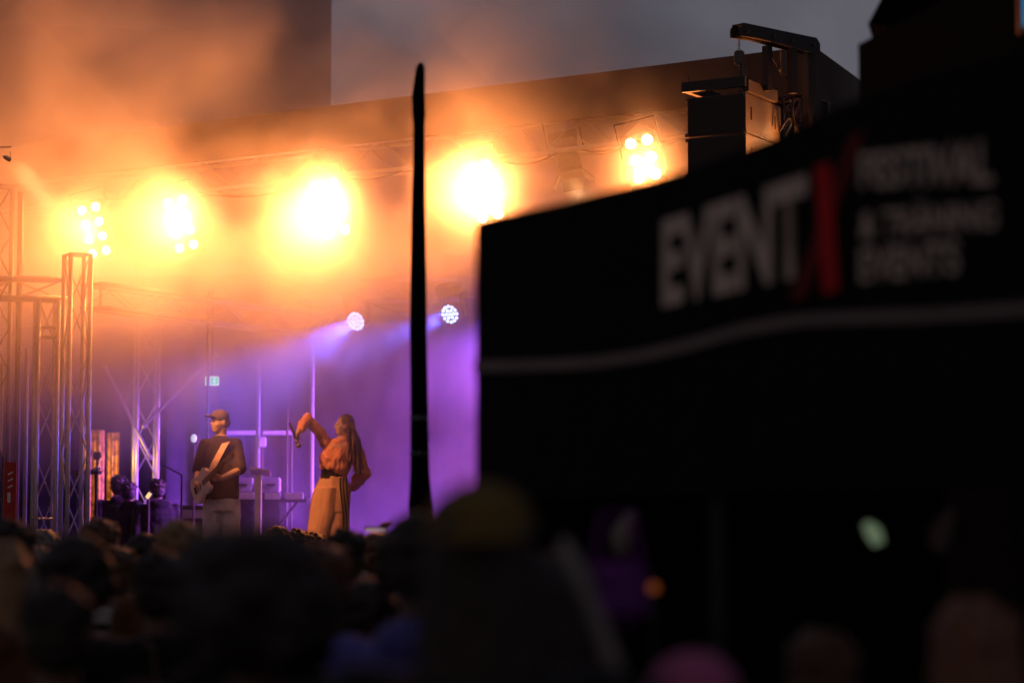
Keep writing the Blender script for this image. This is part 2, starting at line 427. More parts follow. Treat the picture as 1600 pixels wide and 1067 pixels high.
for k, (px, py, Y, lab, col, pw, ang, d) in enumerate([
        (556, 502, 27.9, "blue moving light with strong beam, left of the thin black pole", (.05, .09, 1), 2100, 22, (-1.45, -3.6, -1.45)),
        (703, 491, 27.9, "blue moving light with weak beam, between thin pole and tent", (.05, .09, 1), 1700, 22, (-3.6, -3.6, -1.75)),
        (850, 480, 27.9, "violet moving light hidden behind the tent's left part", (.24, .08, 1), 3100, 84, (-.8, .25, -.95)),  # fixture added to give the violet haze its light
        (960, 480, 27.9, "magenta moving light hidden behind the tent's lettering", (.95, .18, .62), 2300, 80, (-.85, .1, -.85))]):  # fixture added to give the pink light at the right
    o = ml if k == 0 else clone(ml)
    o.location = at(px, py, Y); o["label"] = lab
    v = Vector(d).normalized()
    fv = Vector((-.48, -.80, -.36)).normalized()
    o.rotation_euler = fv.to_track_quat('-Y', 'Z').to_euler()
    l = lamp("led_light", o, (0, 0, 0), (0, -1, 0), col, pw, ang, .5, .08)
    inv = o.rotation_euler.to_matrix().inverted()
    l.location = (0, -.06, 0); l.rotation_euler = (inv @ v).to_track_quat('-Z', 'Y').to_euler()
lw = empty("added_wash_light", gp(905, 28.5, 1.2)); tag(lw, "added low violet wash light on the stage floor, unseen behind the tent", "stage lamp")  # unseen lamp added to fill the rear of the stage with violet
MB().box((0, 0, .12), (.3, .2, .2), bevel=.02).build("housing", M['black_metal'], lw)
MB().box((-.155, 0, .12), (.01, .16, .16)).build("lens", M['blue_led'], lw)
lamp("wash_light", lw, (-.25, 0, .15), (-1, .18, .08), (.32, .08, 1), 3500, 80, 1, .15)

# hanging fresnel with barn doors
fx = empty("barndoor_lamp", at(888, 250, 23.1)); fx.rotation_euler = (R(-8), R(-12), 0)
tag(fx, "boxy hanging stage lamp with open barn doors right of the fourth blinder", "stage lamp")
MB().box((0, 0, .03), (.22, .24, .34), bevel=.02).build("body", M['pa_side'], fx)
MB().box((-.01, 0, .23), (.28, .28, .05), bevel=.01).build("cap", M['pa_side'], fx)
m = MB()
for i in range(5): m.box((0, -.125, .12 - i * .05), (.16, .008, .012))
m.build("vent", M['steel'], fx)
m = MB(); m.box((-.17, 0, .25), (.012, .05, .36)); m.box((.17, 0, .25), (.012, .05, .36)); m.box((0, 0, .43), (.35, .05, .012)); m.tube([(0, 0, .43), (0, 0, .55)], .03); m.build("yoke", M['black_metal'], fx)
MB().loft([((0, 0, -.145), (.09, 0, 0), (0, .09, 0)), ((0, 0, -.16), (.05, 0, 0), (0, .05, 0))], 20).build("lens", M['warm_lens'], fx)
for ax, s in ((0, 1), (0, -1), (1, 1), (1, -1)):
    q = Matrix.Rotation(R(42) * s, 3, 'Y') if ax == 0 else Matrix.Rotation(R(-42) * s, 3, 'X')
    c = Vector((s * -.155 * -1, 0, -.20)) if ax == 0 else Vector((0, s * .155, -.20))
    q = Matrix.Rotation(-R(40) * s, 3, 'Y') if ax == 0 else Matrix.Rotation(R(40) * s, 3, 'X')
    MB().box(c, ((.006, .2, .14) if ax == 0 else (.2, .006, .14)), q).build("barn_door", M['pa_side'], fx)
lamp("barndoor_light", fx, (0, 0, -.18), (.1, .1, -1), (1, .55, .22), 260, 70, .6, .06)

# key light added up at the left, standing in for an unknown source
kl = empty("added_key_spot", at(16, 250, 21.8)); kl.scale = (.26,) * 3; tag(kl, "small spotlight added high at the left edge as key light for the performers", "stage lamp")
q = rot_to(Vector((.75, .55, -.36)))
m = MB(); m.loft([(q @ Vector((0, -.28, 0)), q @ Vector((.05, 0, 0)), q @ Vector((0, 0, .05))), (q @ Vector((0, -.2, 0)), q @ Vector((.075, 0, 0)), q @ Vector((0, 0, .075))), (q @ Vector((0, 0, 0)), q @ Vector((.085, 0, 0)), q @ Vector((0, 0, .085)))], 16); m.build("can", M['alu'], kl)
m = MB(); m.loft([(q @ Vector((0, .002, 0)), q @ Vector((.07, 0, 0)), q @ Vector((0, 0, .07))), (q @ Vector((0, .02, 0)), q @ Vector((.03, 0, 0)), q @ Vector((0, 0, .03)))], 16); m.build("lens", M['warm_lens'], kl)
MB().tube([(0, 0, 0), (0, 0, .3)], .012).build("hanger", M['steel'], kl)
lamp("key_light", kl, q @ Vector((0, .06, 0)), gp(440, 24.4, 2.55) - kl.location, (1, .38, .13), 3000, 19, .5, .08)
pp = gp(-40, 21.82); pz_ = kl.location.z + .12
tag(MB().tube([pp, pp + Vector((0, 0, pz_))], .02).tube([pp, pp + Vector((0, 0, .06))], .2, 16).tube([pp + Vector((0, 0, pz_)), Vector((kl.location.x, pp.y, pz_))], .006).build("lamp_pole", M['alu'], None, pp), "thin arm reaching in from the left edge with the small spotlight", "pole")

# exit sign
ex = empty("exit_sign", at(331, 595, 27)); tag(ex, "small lit green and white emergency exit sign above the guitarist", "sign")
MB().box((0, .02, 0), (.15, .04, .10), bevel=.005).build("case", M['exit_white'], ex)
MB().box((.028, -.003, 0), (.088, .004, .08)).box((-.058, -.003, 0), (.014, .004, .08)).build("green_panel", M['exit_green'], ex)
m = MB(); e_ = .06
m.ell((-.03 + e_, -.008, .024), (.008, .003, .008), seg=8); m.tube([(-.033 + e_, -.008, .012), (-.038 + e_, -.008, -.006)], .007, 6); m.tube([(-.038 + e_, -.008, -.006), (-.025 + e_, -.008, -.018), (-.028 + e_, -.008, -.032)], .005, 6); m.tube([(-.038 + e_, -.008, -.006), (-.05 + e_, -.008, -.022)], .005, 6); m.tube([(-.033 + e_, -.008, .010), (-.018 + e_, -.008, .004)], .004, 6)
m.build("running_figure", M['exit_white'], ex)
p0 = at(331, 588, 27)
MB().tube([(0, .02, .05), (0, .02, 1.1)], .006, 6).build("cable", M['steel'], ex)

wl = empty("work_lamp", at(303, 686, 28.3)); tag(wl, "small pale work lamp left of the guitarist's shoulder", "stage lamp")
MB().box((0, .05, 0), (.10, .09, .12), bevel=.01).build("housing", M['steel'], wl)
MB().ell((.0, -.005, .01), (.035, .015, .05), seg=12).build("lens", M['cool_lens'], wl)
MB().tube([(0, .05, -.06), (0, .05, -(wl.location.z - 1.2))], .012).build("stand", M['steel'], wl)

# ------------------------------------------------------------------ hanging loudspeakers
PC = at(1165, 143, 20.2)                       # nearest upper corner of the top cabinet
pa_a = Vector((-.86, .50, 0)).normalized(); pa_b = Vector((.50, .86, 0)).normalized()
PR = Matrix((-pa_a, pa_b, Vector((0, 0, 1)))).transposed()      # local x to the near corner, y back, z up
wA, wB, hC = .545, .80, .335
for k in range(4):
    c = empty("loudspeaker", PC + Vector((0, 0, -(k + 1) * (hC + .012)))); c.rotation_euler = PR.to_euler()
    tag(c, ("topmost cabinet of the hanging loudspeaker column, its side lit amber", "second cabinet of the hanging loudspeaker column, partly behind the tent",
            "third cabinet down the loudspeaker column, behind the tent", "lowest cabinet of the loudspeaker column, behind the tent")[k], "loudspeaker", "cabinets of the hanging loudspeaker column")
    # body: trapezoid in plan (narrower at the back)
    m = MB(); P_ = [(0, 0), (-wA, 0), (-wA + .03, wB), (-.03, wB)]
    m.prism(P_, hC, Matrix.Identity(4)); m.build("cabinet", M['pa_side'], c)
    MB().box((-wA / 2, -.006, hC / 2), (wA - .02, .01, hC - .02)).build("grille", M['grille'], c)
    for yy in (.12, .66):
        MB().box((-.008 - .03 * yy / wB, yy, hC / 2 + .01), (.02, .035, .12), Matrix.Rotation(R(2.1), 3, 'Z'), bevel=.004).build("handle", M['black_cloth'], c)
    for xx in (-.0, -wA):
        MB().box((xx, -.018, .012), (.03, .012, .03)).build("bracket", M['steel'], c); MB().box((xx, -.018, hC - .02), (.02, .012, .03)).build("bracket", M['steel'], c)
    m = MB(); m.tube([(0, 0, 0), (-.015, wB * .5, .02), (-.03, wB, .0)], .008, 6)
    m.build("rigging_rail", M['steel'], c)
bf = empty("rigging_bumper", PC + Vector((0, 0, .02))); bf.rotation_euler = PR.to_euler()
tag(bf, "heavy rectangular rigging frame on top of the hanging loudspeakers", "frame")
MB().box((-wA / 2 - .01, -.02, .06), (wA + .05, .05, .085)).build("front_bar", M['pa_black'], bf)
MB().box((.0, .31, .03), (.05, .60, .10)).build("side_bar", M['pa_side'], bf)  # lighter copy on the lit side, light put into the colour
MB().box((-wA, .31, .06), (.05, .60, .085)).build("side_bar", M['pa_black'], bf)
m = MB(); m.tube([(-wA + .02, -.02, .1), (-wA + .02, -.02, .16)], .008); m.tube([(-.02, 0, .09), (-.02, .0, .2)], .03, 8); m.box((-wA / 2, .3, .0), (wA, .06, .03)); m.box((-.03, .1, -.01), (.03, .2, .02), Matrix.Rotation(.3, 3, 'X'))
m.build("pins", M['steel'], bf)

hx = at(1155, 100, 20.2)
ht = empty("chain_hoist", hx); tag(ht, "small chain hoist hanging between lifting arm and loudspeakers", "hoist")
MB().box((0, 0, .05), (.085, .07, .12), bevel=.012).build("motor", M['steel'], ht)
m = MB()
for i in range(9):
    for zz, on in ((.12 + i * .022, True), (-.01 - i * .022, True)):
        a = Matrix.Rotation((i % 2) * pi / 2, 3, 'Z')
        pts_ = [a @ Vector((.009 * cos(t * pi / 4), 0, zz + .015 * sin(t * pi / 4))) for t in range(9)]
        m.tube(pts_, .003, 5, False)
m.build("chain", M['steel'], ht)
MB().tube([(0, 0, -.18), (.0, 0, -.22), (.02, 0, -.24)], .012).build("hook", M['steel'], ht)

arm0 = at(1152, 50, 20.15); dirA = Vector((.74, .67, 0)).normalized()
ar = empty("lifting_arm", arm0); ar.rotation_euler = rot_to(dirA).to_euler()
tag(ar, "rounded steel lifting arm jutting out above the hanging loudspeakers", "crane arm")
Lr = .96
for s in (-1, 1):
    m = MB(); m.prism([(-.03, -.05), (-.03, .02), (.0, .055), (Lr, .055), (Lr + .03, .02), (Lr + .03, -.07), (Lr - .08, -.07), (.2, -.04)], .012,
            Matrix(((0, 0, 1, s * .055), (1, 0, 0, 0), (0, 1, 0, 0), (0, 0, 0, 1)))); m.build("side_plate", M['pa_black'], ar)
MB().box((0, Lr / 2, .062), (.135, Lr - .02, .012)).build("top_plate", M['pa_black'], ar)
m = MB()
for yy in (.05, .38, .62, .9): m.tube([(-.085, yy, 0), (.085, yy, 0)], .014, 8)
m.box((-.035, .2, -.035), (.03, .36, .012)); m.box((.035, .2, -.035), (.03, .36, .012))
m.build("roller", M['steel'], ar)
for (yy, x_, zb_) in ((.42, -.04, -.42), (.66, .03, -.42), (.90, 0, -1.3)):
    MB().box((x_, yy, (zb_ - .05) / 2 - .02), (.065, .06, abs(zb_) - .03)).build("post", M['pa_black'], ar)
m = MB(); m.tube([(-.04, .44, -.1), (0, .64, -.36)], .008, 6); m.tube([(0, .64, -.1), (-.04, .44, -.36)], .006, 6); m.tube([(.03, .55, -.1), (.03, .55, -.3)], .03, 8)
m.build("bracing", M['steel'], ar)
# cables
for k, (pts_, lab) in enumerate([([(1222, 152), (1228, 175), (1236, 190), (1226, 215), (1232, 240)], "loose black cable looping beside the top loudspeaker"),
        ([(1240, 150), (1238, 180), (1246, 205), (1236, 232)], "second black cable hanging nearest the tower post"),
        ([(1218, 205), (1232, 185), (1244, 200), (1240, 225)], "short black cable curling behind the second loudspeaker")]):
    P0 = [at(x, y, 20.75 + .05 * i) for i, (x, y) in enumerate(pts_)]
    fine = []
    for i in range(len(P0) - 1):
        a0 = P0[max(0, i - 1)]; a1 = P0[i]; a2 = P0[i + 1]; a3 = P0[min(len(P0) - 1, i + 2)]
        for s in range(6):
            t = s / 6; fine.append(.5 * ((2 * a1) + (a2 - a0) * t + (2 * a0 - 5 * a1 + 4 * a2 - a3) * t * t + (-a0 + 3 * a1 - 3 * a2 + a3) * t ** 3))
    fine.append(P0[-1])
    tag(MB().tube(fine, .011, 8).build("cable", M['black_metal'], None, fine[0]), lab, "cable", "cables beside the loudspeakers")

# ------------------------------------------------------------------ printed tent
def td(px): return 1.0 / (1 / 7.0 + (px - 745) * (1 / 5.0 - 1 / 7.0) / 855)
def tp(px, py, off=0):
    d = td(px) + off; q = at(px, py, d); q.y = d; return q
TP0 = tp(745, 835); TP1 = tp(1600, 835)
tdir = (TP1 - TP0); tdir.z = 0; tdir.normalize(); tn = Vector((tdir.y, -tdir.x, 0))     # tn faces the camera
if tn.y > 0: tn = -tn
tent = empty("printed_tent", (TP0.x, TP0.y, 0)); tag(tent, "black party tent with white and red lettering on its side, filling the right half", "tent")
O = tent.location
TOP = [(741, 349), (750, 344), (850, 322), (1000, 285), (1075, 265), (1130, 243), (1200, 215), (1280, 180), (1340, 152), (1450, 118), (1600, 78), (1900, 60)]
m = MB(); prev = None; rows = []
for px, py in TOP:
    p = tp(px, py); b_ = Vector((p.x, p.y, 1.80))
    rows.append([b_.lerp(p, j / 14) for j in range(15)])
front = []
for i, r_ in enumerate(rows):
    front.append([m.bm.verts.new(v - tn * .006) for v in r_])
back = [[m.bm.verts.new(v - tn * .016) for v in r_] for r_ in rows]
for i in range(len(rows) - 1):
    for j in range(14):
        m.bm.faces.new((front[i][j], front[i + 1][j], front[i + 1][j + 1], front[i][j + 1]))
        m.bm.faces.new((back[i][j], back[i][j + 1], back[i + 1][j + 1], back[i + 1][j]))
    m.bm.faces.new((front[i][14], front[i + 1][14], back[i + 1][14], back[i][14]))
    m.bm.faces.new((front[i][0], back[i][0], back[i + 1][0], front[i + 1][0]))
m.build("side_wall", M['tent'], tent, O)
# roof slope behind
m = MB(); prevs = None
topv = [m.bm.verts.new(tp(*t) - tn * .01) for t in TOP]
rv = [m.bm.verts.new(Vector((tp(*t).x, tp(*t).y, 0)) - tn * 1.5 + Vector((0, 0, max(2.55, tp(*t).z - .02)))) for t in TOP]
for i in range(len(TOP) - 1): m.bm.faces.new((topv[i], topv[i + 1], rv[i + 1], rv[i]))
m.build("roof_cloth", M['tent'], tent, O)
# return wall at the left end, going back; legs; back wall
lw0 = Vector((TP0.x, TP0.y, 0)); 
m = MB(); a = lw0 - tn * .02; e = a - tn * 1.5 + tdir * .25
m.quad(a + Vector((0, 0, 0)), a + Vector((0, 0, 2.6)), e + Vector((0, 0, 2.55)), e)
m.build("end_wall", M['tent'], tent, O)
for f in (.02, 1.12, 2.3):
    q = lw0 + tdir * f - tn * .06
    MB().box(q + Vector((0, 0, 1.25)), (.04, .04, 2.5)).build("leg", M['black_metal'], tent, O)
bw = lw0 - tn * 1.9
m = MB(); m.quad(bw + tdir * .2, bw + tdir * 4.2, bw + tdir * 4.2 + Vector((0, 0, 2.5)), bw + tdir * .2 + Vector((0, 0, 2.5))); m.build("rear_wall", M['inner_blue'], tent, O)
# half-height counter cloth below the opening
# white piping line along the valance
SP = [(741, 572), (850, 570), (930, 566), (1000, 556), (1080, 538), (1160, 515), (1250, 500), (1340, 496), (1450, 493), (1600, 483), (1760, 480)]
m = MB(); a = []; b_ = []
fine = []
for i in range(len(SP) - 1):
    for s in range(5):
        t = s / 5; fine.append((SP[i][0] * (1 - t) + SP[i + 1][0] * t, SP[i][1] * (1 - t) + SP[i + 1][1] * t))
fine.append(SP[-1])
vs = [[m.bm.verts.new(tp(x, y - 9) + tn * .002), m.bm.verts.new(tp(x, y + 9) + tn * .002)] for x, y in fine]
for p, q in zip(vs, vs[1:]): m.bm.faces.new((p[0], q[0], q[1], p[1]))
m.build("piping", M['stripe'], tent, O)
# lettering
def word(txt, px0, px1, yb0, yt0, yb1, yt1, m_, weight=.012):
    cu = bpy.data.curves.new("w", 'FONT'); cu.body = txt; cu.align_x = 'LEFT'; cu.offset = weight; cu.resolution_u = 3
    o = bpy.data.objects.new("w", cu); C.objects.link(o)
    me = bpy.data.meshes.new_from_object(o.evaluated_get(bpy.context.evaluated_depsgraph_get())); bpy.data.objects.remove(o)
    xs = [v.co.x for v in me.vertices]; ys = [v.co.y for v in me.vertices]
    x0, x1, y0, y1 = min(xs), max(xs), 0, max(ys)
    P00 = tp(px0, yb0); P10 = tp(px1, yb1); P01 = tp(px0, yt0); P11 = tp(px1, yt1)
    for v in me.vertices:
        s = (v.co.x - x0) / (x1 - x0); t = (v.co.y - y0) / (y1 - y0)
        v.co = (P00.lerp(P10, s)).lerp(P01.lerp(P11, s), t) + tn * .003 - O
    me.materials.append(m_); me.name = "lettering"
    o = bpy.data.objects.new("lettering", me); C.objects.link(o); o.parent = tent; return o
word("EVENT", 1036, 1262, 474, 345, 424, 272, M['print_white'], .035)
def bar(pts_, m_, off):
    m = MB(); m.quad(*[tp(x, y) + tn * off for x, y in pts_]); o = m.build("letter_x", m_, tent, O); return o
bar([(1332, 213), (1352, 207), (1258, 466), (1236, 470)], M['print_dark_red'], .003)
bar([(1276, 262), (1299, 254), (1313, 452), (1289, 460)], M['print_red'], .005)
word("FESTIVAL", 1345, 1552, 292, 240, 285, 218, M['print_white'], .02)
word("& TRÄNING", 1345, 1558, 372, 322, 355, 305, M['print_white'], .02)
word("EVENTS", 1345, 1500, 440, 388, 425, 375, M['print_white'], .02)

# things seen in the gap under the tent wall
def crescent(px, py, lab):
    pts_ = [at(px + 18, py - 38, 6.3), at(px + 6, py - 18, 6.3), at(px - 2, py, 6.3), at(px - 4, py + 22, 6.3), at(px + 2, py + 34, 6.3)]
    mb = MB().tube(pts_, [.012, .024, .032, .026, .012], 10)  # pale curved tube, thin at both ends
    tag(mb.build("pale_crescent", M['pale_cloth'], None, pts_[0], smooth=True), lab, "curtain tie", "pale crescents under the tent")
crescent(975, 835, "pale curved crescent under the tent's left part")
crescent(1470, 830, "pale curved crescent under the tent's right part")
ln = empty("lantern", at(1364, 830, 6.2)); ln.scale = (.5, .5, .7); ln.rotation_euler = (0, R(-25), 0); tag(ln, "small greenish white lantern glowing under the tent", "lantern")
MB().loft([((0, 0, -.05), (.03, 0, 0), (0, .03, 0)), ((0, 0, 0), (.042, 0, 0), (0, .042, 0)), ((-.012, 0, .04), (.02, 0, 0), (0, .02, 0))], 14).build("glass", M['lantern'], ln, smooth=True)
m = MB().tube([(-.015, 0, .045), (-.03, 0, .09)], .012, 8).tube([(-.03, 0, .09), (-.03, 0, .7)], .003, 6); m.build("hook", M['black_metal'], ln)
am = empty("amber_lamp", at(1021, 918, 5.6)); tag(am, "small round amber lamp under the tent edge", "lamp")
MB().ell((0, 0, 0), .013).build("bulb", M['amber'], am, smooth=True); MB().tube([(0, 0, -.011), (0, 0, -.03), (0, 0, -am.location.z)], [.01, .008, .008]).build("stem", M['black_metal'], am)

# taller black box and roof tip behind the tent
q0 = at(1341, 70, 10.5); q1 = at(1600, -9, 8.9)
tb = empty("black_screen_box", (q0.x, q0.y, 0)); tag(tb, "tall black boxed screen rising behind the tent at the right edge", "screen")
dd = (q1 - q0); dd.z = 0; dd.normalize(); nn = Vector((-dd.y, dd.x, 0))
if nn.y < 0: nn = -nn
m = MB(); Lb = 4.0; zt_ = q0.z
P4 = [Vector((q0.x, q0.y, 0)), Vector((q0.x, q0.y, 0)) + dd * Lb, Vector((q0.x, q0.y, 0)) + dd * Lb + nn * .5, Vector((q0.x, q0.y, 0)) + nn * .5]
lo = [m.bm.verts.new(p + Vector((0, 0, .0))) for p in P4]; hi = [m.bm.verts.new(p + Vector((0, 0, zt_))) for p in P4]
m.bm.faces.new(lo[::-1]); m.bm.faces.new(hi)
for i in range(4): m.bm.faces.new((lo[i], lo[(i + 1) % 4], hi[(i + 1) % 4], hi[i]))
m.build("case", M['black_cloth'], tb, tb.location)
cs = empty("blue_sign", at(1604, 14, 8.6)); tag(cs, "bright blue lit sign sliver at the upper right photo edge", "sign")
MB().box((.03, -.0, 0), (.08, .04, .14), bevel=.01).build("panel", M['cyan_sign'], cs); MB().box((.03, .04, -.0), (.10, .05, .17)).build("case", M['black_metal'], cs)
# roof tip
rt = empty("flat_awning", at(1400, 30, 11)); tag(rt, "black angular awning tip against the sky in the top right corner", "awning")
m = MB(); pts_ = [(1356, 38), (1388, 43), (1443, 27), (1523, 2), (1560, -60), (1400, -60), (1376, 0)]
f_ = [m.bm.verts.new(at(x, y, 11) - rt.location) for x, y in pts_]; k_ = [m.bm.verts.new(at(x, y, 11) - rt.location + Vector((.1, .5, .02))) for x, y in pts_]
m.bm.faces.new(f_); m.bm.faces.new(k_[::-1])
for i in range(len(f_)): m.bm.faces.new((f_[i], k_[i], k_[(i + 1) % len(f_)], f_[(i + 1) % len(f_)]))
m.build("panel", M['black_cloth'], rt)
m = MB(); m.quad(*[at(x, y, 10.98) - rt.location for x, y in ((1490, 14), (1525, 3), (1523, -4), (1488, 5))]); m.build("trim", mat("orange_trim", (.5, .16, .04), .7), rt)
MB().tube([(.35, .3, .1), (.35, .3, -rt.location.z)], .03).build("post", M['black_metal'], rt)

# ------------------------------------------------------------------ folded parasol
pb = at(657, 835, 12.5); fp = empty("folded_parasol", (pb.x, 12.5, 0)); tag(fp, "tall thin folded black parasol standing in front of the stage", "parasol")
def fz(py): return at(657, py, 12.5).z
def fx_(px): return at(px, 600, 12.5).x - pb.x
MB().tube([(0, 0, 0), (0, 0, fz(780))], .02).build("pole", M['black_metal'], fp)
MB().loft([((0, 0, 0), (.3, 0, 0), (0, .3, 0)), ((0, 0, .08), (.26, 0, 0), (0, .26, 0))], 24).build("base", M['black_metal'], fp)
prof = [(657, 810, 17), (657, 790, 17.5), (656.5, 740, 14.5), (656, 690, 13.5), (655, 620, 13), (653.5, 520, 12.3), (653, 420, 11), (653, 320, 9.5), (653.5, 240, 8.5), (653, 195, 8), (653, 180, 9.5), (652, 150, 9), (654, 125, 7.5), (655.5, 106, 6), (656, 99, 3)]
secs = []
for px, py, hw in prof: secs.append(((fx_(px), 0, fz(py)), hw / F * 12.5))
m = MB(); rings = []
for (c, r_) in secs:
    ring = []
    for i in range(32):
        a = 2 * pi * i / 32; rr = r_ * (1 + .13 * cos(8 * a + c[2] * 1.5) + .05 * mnoise.noise((a, c[2] * 4, 0)))
        ring.append(m.bm.verts.new((c[0] + rr * cos(a), rr * sin(a), c[2])))
    rings.append(ring)
for a, b_ in zip(rings, rings[1:]):
    for i in range(32): m.bm.faces.new((a[i], a[(i + 1) % 32], b_[(i + 1) % 32], b_[i]))
m.bm.faces.new(rings[-1]); m.bm.faces.new(rings[0][::-1])
m.build("canopy", M['black_cloth'], fp, smooth=True)
for py in (640, 695):
    m = MB(); r_ = 13.6 / F * 12.5; m.loft([((fx_(655), 0, fz(py) - .06), (r_ * 1.0, 0, 0), (0, r_, 0)), ((fx_(655), 0, fz(py) - .045), (r_ * 1.12, 0, 0), (0, r_ * 1.12, 0)), ((fx_(655), 0, fz(py) - .03), (r_ * 1.0, 0, 0), (0, r_, 0))], 20, False)
    m.build("strap", M['cloth_grey'], fp)

# ------------------------------------------------------------------ stage furniture
kb = empty("keyboard_rig", gp(423, 27.9, 1.2)); tag(kb, "long white keyboard on a dark stand behind the performers", "keyboard")
zk = zpx(775, 27.9) - 1.2
MB().box((0, 0, zk - .045), (.86, .3, .05), bevel=.01).build("case", M['black_metal'], kb)
for a_, b_ in ((368, 398), (413, 438), (445, 474)):
    x0 = at(a_, 775, 27.7).x - kb.location.x; x1 = at(b_, 775, 27.7).x - kb.location.x
    MB().box(((x0 + x1) / 2, -.17, zk), (x1 - x0, .03, .075), bevel=.006).build("white_panel", M['white_plastic'], kb)
for s in (-1, 1):
    MB().tube([(s * .38, 0, 0), (s * -.3, 0, zk - .07)], .018).build("stand_leg", M['black_metal'], kb)
for px, w, lab in ((380, .22, "grey equipment case above the left end of the keyboard"), (424, .20, "grey equipment case above the right part of the keyboard")):
    c = gp(px, 28.4, zpx(768, 28.4)); o = empty("equipment_case", c); tag(o, lab, "case")
    MB().box((0, 0, .08), (w, .2, .17), bevel=.012).build("shell", M['grey_case'], o); MB().box((0, -.105, .08), (w * .5, .01, .03)).build("handle", M['black_metal'], o)
    MB().box((0, .0, (-c.z + 1.2) / 2 - .005), (w, .2, c.z - 1.2 - .01)).build("plinth", M['black_cloth'], o)
sd = empty("tilted_synth", gp(403, 26.2, 1.2)); tag(sd, "small tilted synth on a pink lit column stand right of the guitarist", "synthesizer")
zs = zpx(737, 26.2) - 1.2
MB().box((0, 0, zs / 2 - .01), (.065, .065, zs - .04)).build("column", M['white_plastic'], sd)
MB().box((.02, 0, zs), (.22, .22, .025), Matrix.Rotation(R(8), 3, 'Y') @ Matrix.Rotation(R(-14), 3, 'X'), bevel=.006).build("synth_body", M['white_plastic'], sd)
MB().box((0, 0, .012), (.35, .35, .024)).build("foot", M['black_metal'], sd)
bx_ = empty("stage_box", gp(409, 29.3, zpx(697, 29.3))); tag(bx_, "small pink lit box high on the pale upright pole", "box")
MB().box((0, 0, .05), (.09, .08, .12), bevel=.01).build("shell", M['white_plastic'], bx_); MB().tube([(0, .04, .05), (-.05, .05, .05)], .01).build("clamp", M['steel'], bx_)
# mixing stand at left
mx = empty("mixing_stand", gp(134, 25.2, 1.2)); tag(mx, "black folding stand with small mixer, lit blue, in front of the gold cloth", "stand")
zm = zpx(738, 25.2) - 1.2
MB().box((0, 0, zm), (.28, .24, .035), bevel=.008).build("mixer", M['pa_black'], mx)
MB().box((.09, -.03, zm + .03), (.10, .16, .02), Matrix.Rotation(R(-22), 3, 'Y')).build("screen_lid", M['alu'], mx)
for x_, x2 in ((-.02, -.01), (.09, .12), (.1, .07), (-.1, -.12)):
    MB().tube([(x_, 0, zm - .02), (x2, .05, 0)], .01).build("leg", M['black_metal'], mx)
wm = empty("floor_worklight", at(232, 774, 27.6)); tag(wm, "tiny warm work light glowing low at the rear truss tower's foot", "stage lamp")
MB().box((0, .03, 0), (.06, .05, .09), Matrix.Rotation(R(35), 3, 'Y'), bevel=.01).build("housing", M['steel'], wm)
MB().box((0, .0, 0), (.04, .012, .07), Matrix.Rotation(R(35), 3, 'Y')).build("lens", mat("worklight_lens", (.8, .7, .4), .4, emit=(1, .75, .3), estr=1.0), wm)
MB().tube([(0, .03, -.04), (0, .03, -(wm.location.z - 1.2))], .012).build("stand", M['steel'], wm)
wh = empty("gold_work_lamp", at(152, 712, 28.3)); tag(wh, "work lamp turned away behind the mixing stand, lighting the gold cloth", "stage lamp")
MB().box((0, 0, 0), (.09, .07, .09), bevel=.012).build("housing", M['black_metal'], wh); MB().tube([(0, 0, -.04), (0, 0, -(wh.location.z - 1.2))], .012).build("stand", M['black_metal'], wh)
MB().box((0, .04, 0), (.07, .01, .07)).build("lens", M['warm_lens'], wh)
lamp("work_light", wh, (0, .06, 0), (.25, 1, .0), (1, .50, .12), 60, 140, .7, .04)

def gold(px0, px1, py0, py1, Y, lab, amp, wl_):
    p0 = at(px0, py1, Y); p1 = at(px1, py0, Y)
    o = empty("gold_cloth", (p0.x, Y, .6)); tag(o, lab, "curtain", "gold cloths behind the mixing stand")
    drape("cloth", 0, p1.x - p0.x, 0, 0, p1.z - .6, M['gold'], amp, wl_, o, 60, .01, 16)
    MB().tube([(0, .03, p1.z - .6), (p1.x - p0.x, .03, p1.z - .6)], .012).build("rail", M['steel'], o)
gold(128, 163, 672, 800, 29.4, "crinkled golden cloth glowing behind the mixing stand", .03, .12)
gold(166, 187, 676, 800, 29.2, "narrow golden cloth strip between mixing stand and rear truss tower", .02, .09)

rb = empty("red_banner", gp(15, 22.0)); tag(rb, "narrow red upright banner with white marks at the left edge", "banner")
zr = zpx(722, 22.0)
MB().box((0, 0, zr / 2 + .02), (.11, .012, zr - .04)).build("cloth", M['red_banner'], rb); MB().tube([(-.075, .02, 0), (-.075, .02, zr + .05)], .012).build("pole", M['steel'], rb)
m = MB()
for i in range(3): m.box((.0, -.008, zr - .10 - i * .06), (.05, .004, .014), Matrix.Rotation(-.5, 3, 'Y'))
m.box((-.01, -.008, zr - .32), (.028, .004, .09)); m.build("white_mark", M['white_plastic'], rb)
pnl = empty("pale_side_panel", gp(-2, 24.8)); tag(pnl, "pale panel behind the dark truss at the left edge", "panel")
MB().box((-.16, 0, 3.0), (.36, .03, .9)).build("sheet", M['pale_panel'], pnl); MB().tube([(-.3, .03, 0), (-.3, .03, 3.5)], .015).build("post", M['steel'], pnl)
p = gp(24, 24.6); tag(MB().tube([p, p + Vector((0, 0, 5.2))], .032).tube([p, p + Vector((0, 0, .05))], .15).build("thick_pole", M['steel'], None, p), "thick dark pole at the left edge beside the red banner", "pole")
p = gp(38, 24.7); tag(MB().tube([p, p + Vector((0, 0, 3.6))], .022).tube([p, p + Vector((0, 0, .05))], .12).build("tall_pole", M['alu'], None, p), "slimmer pole between thick dark pole and the ladder tower", "pole")
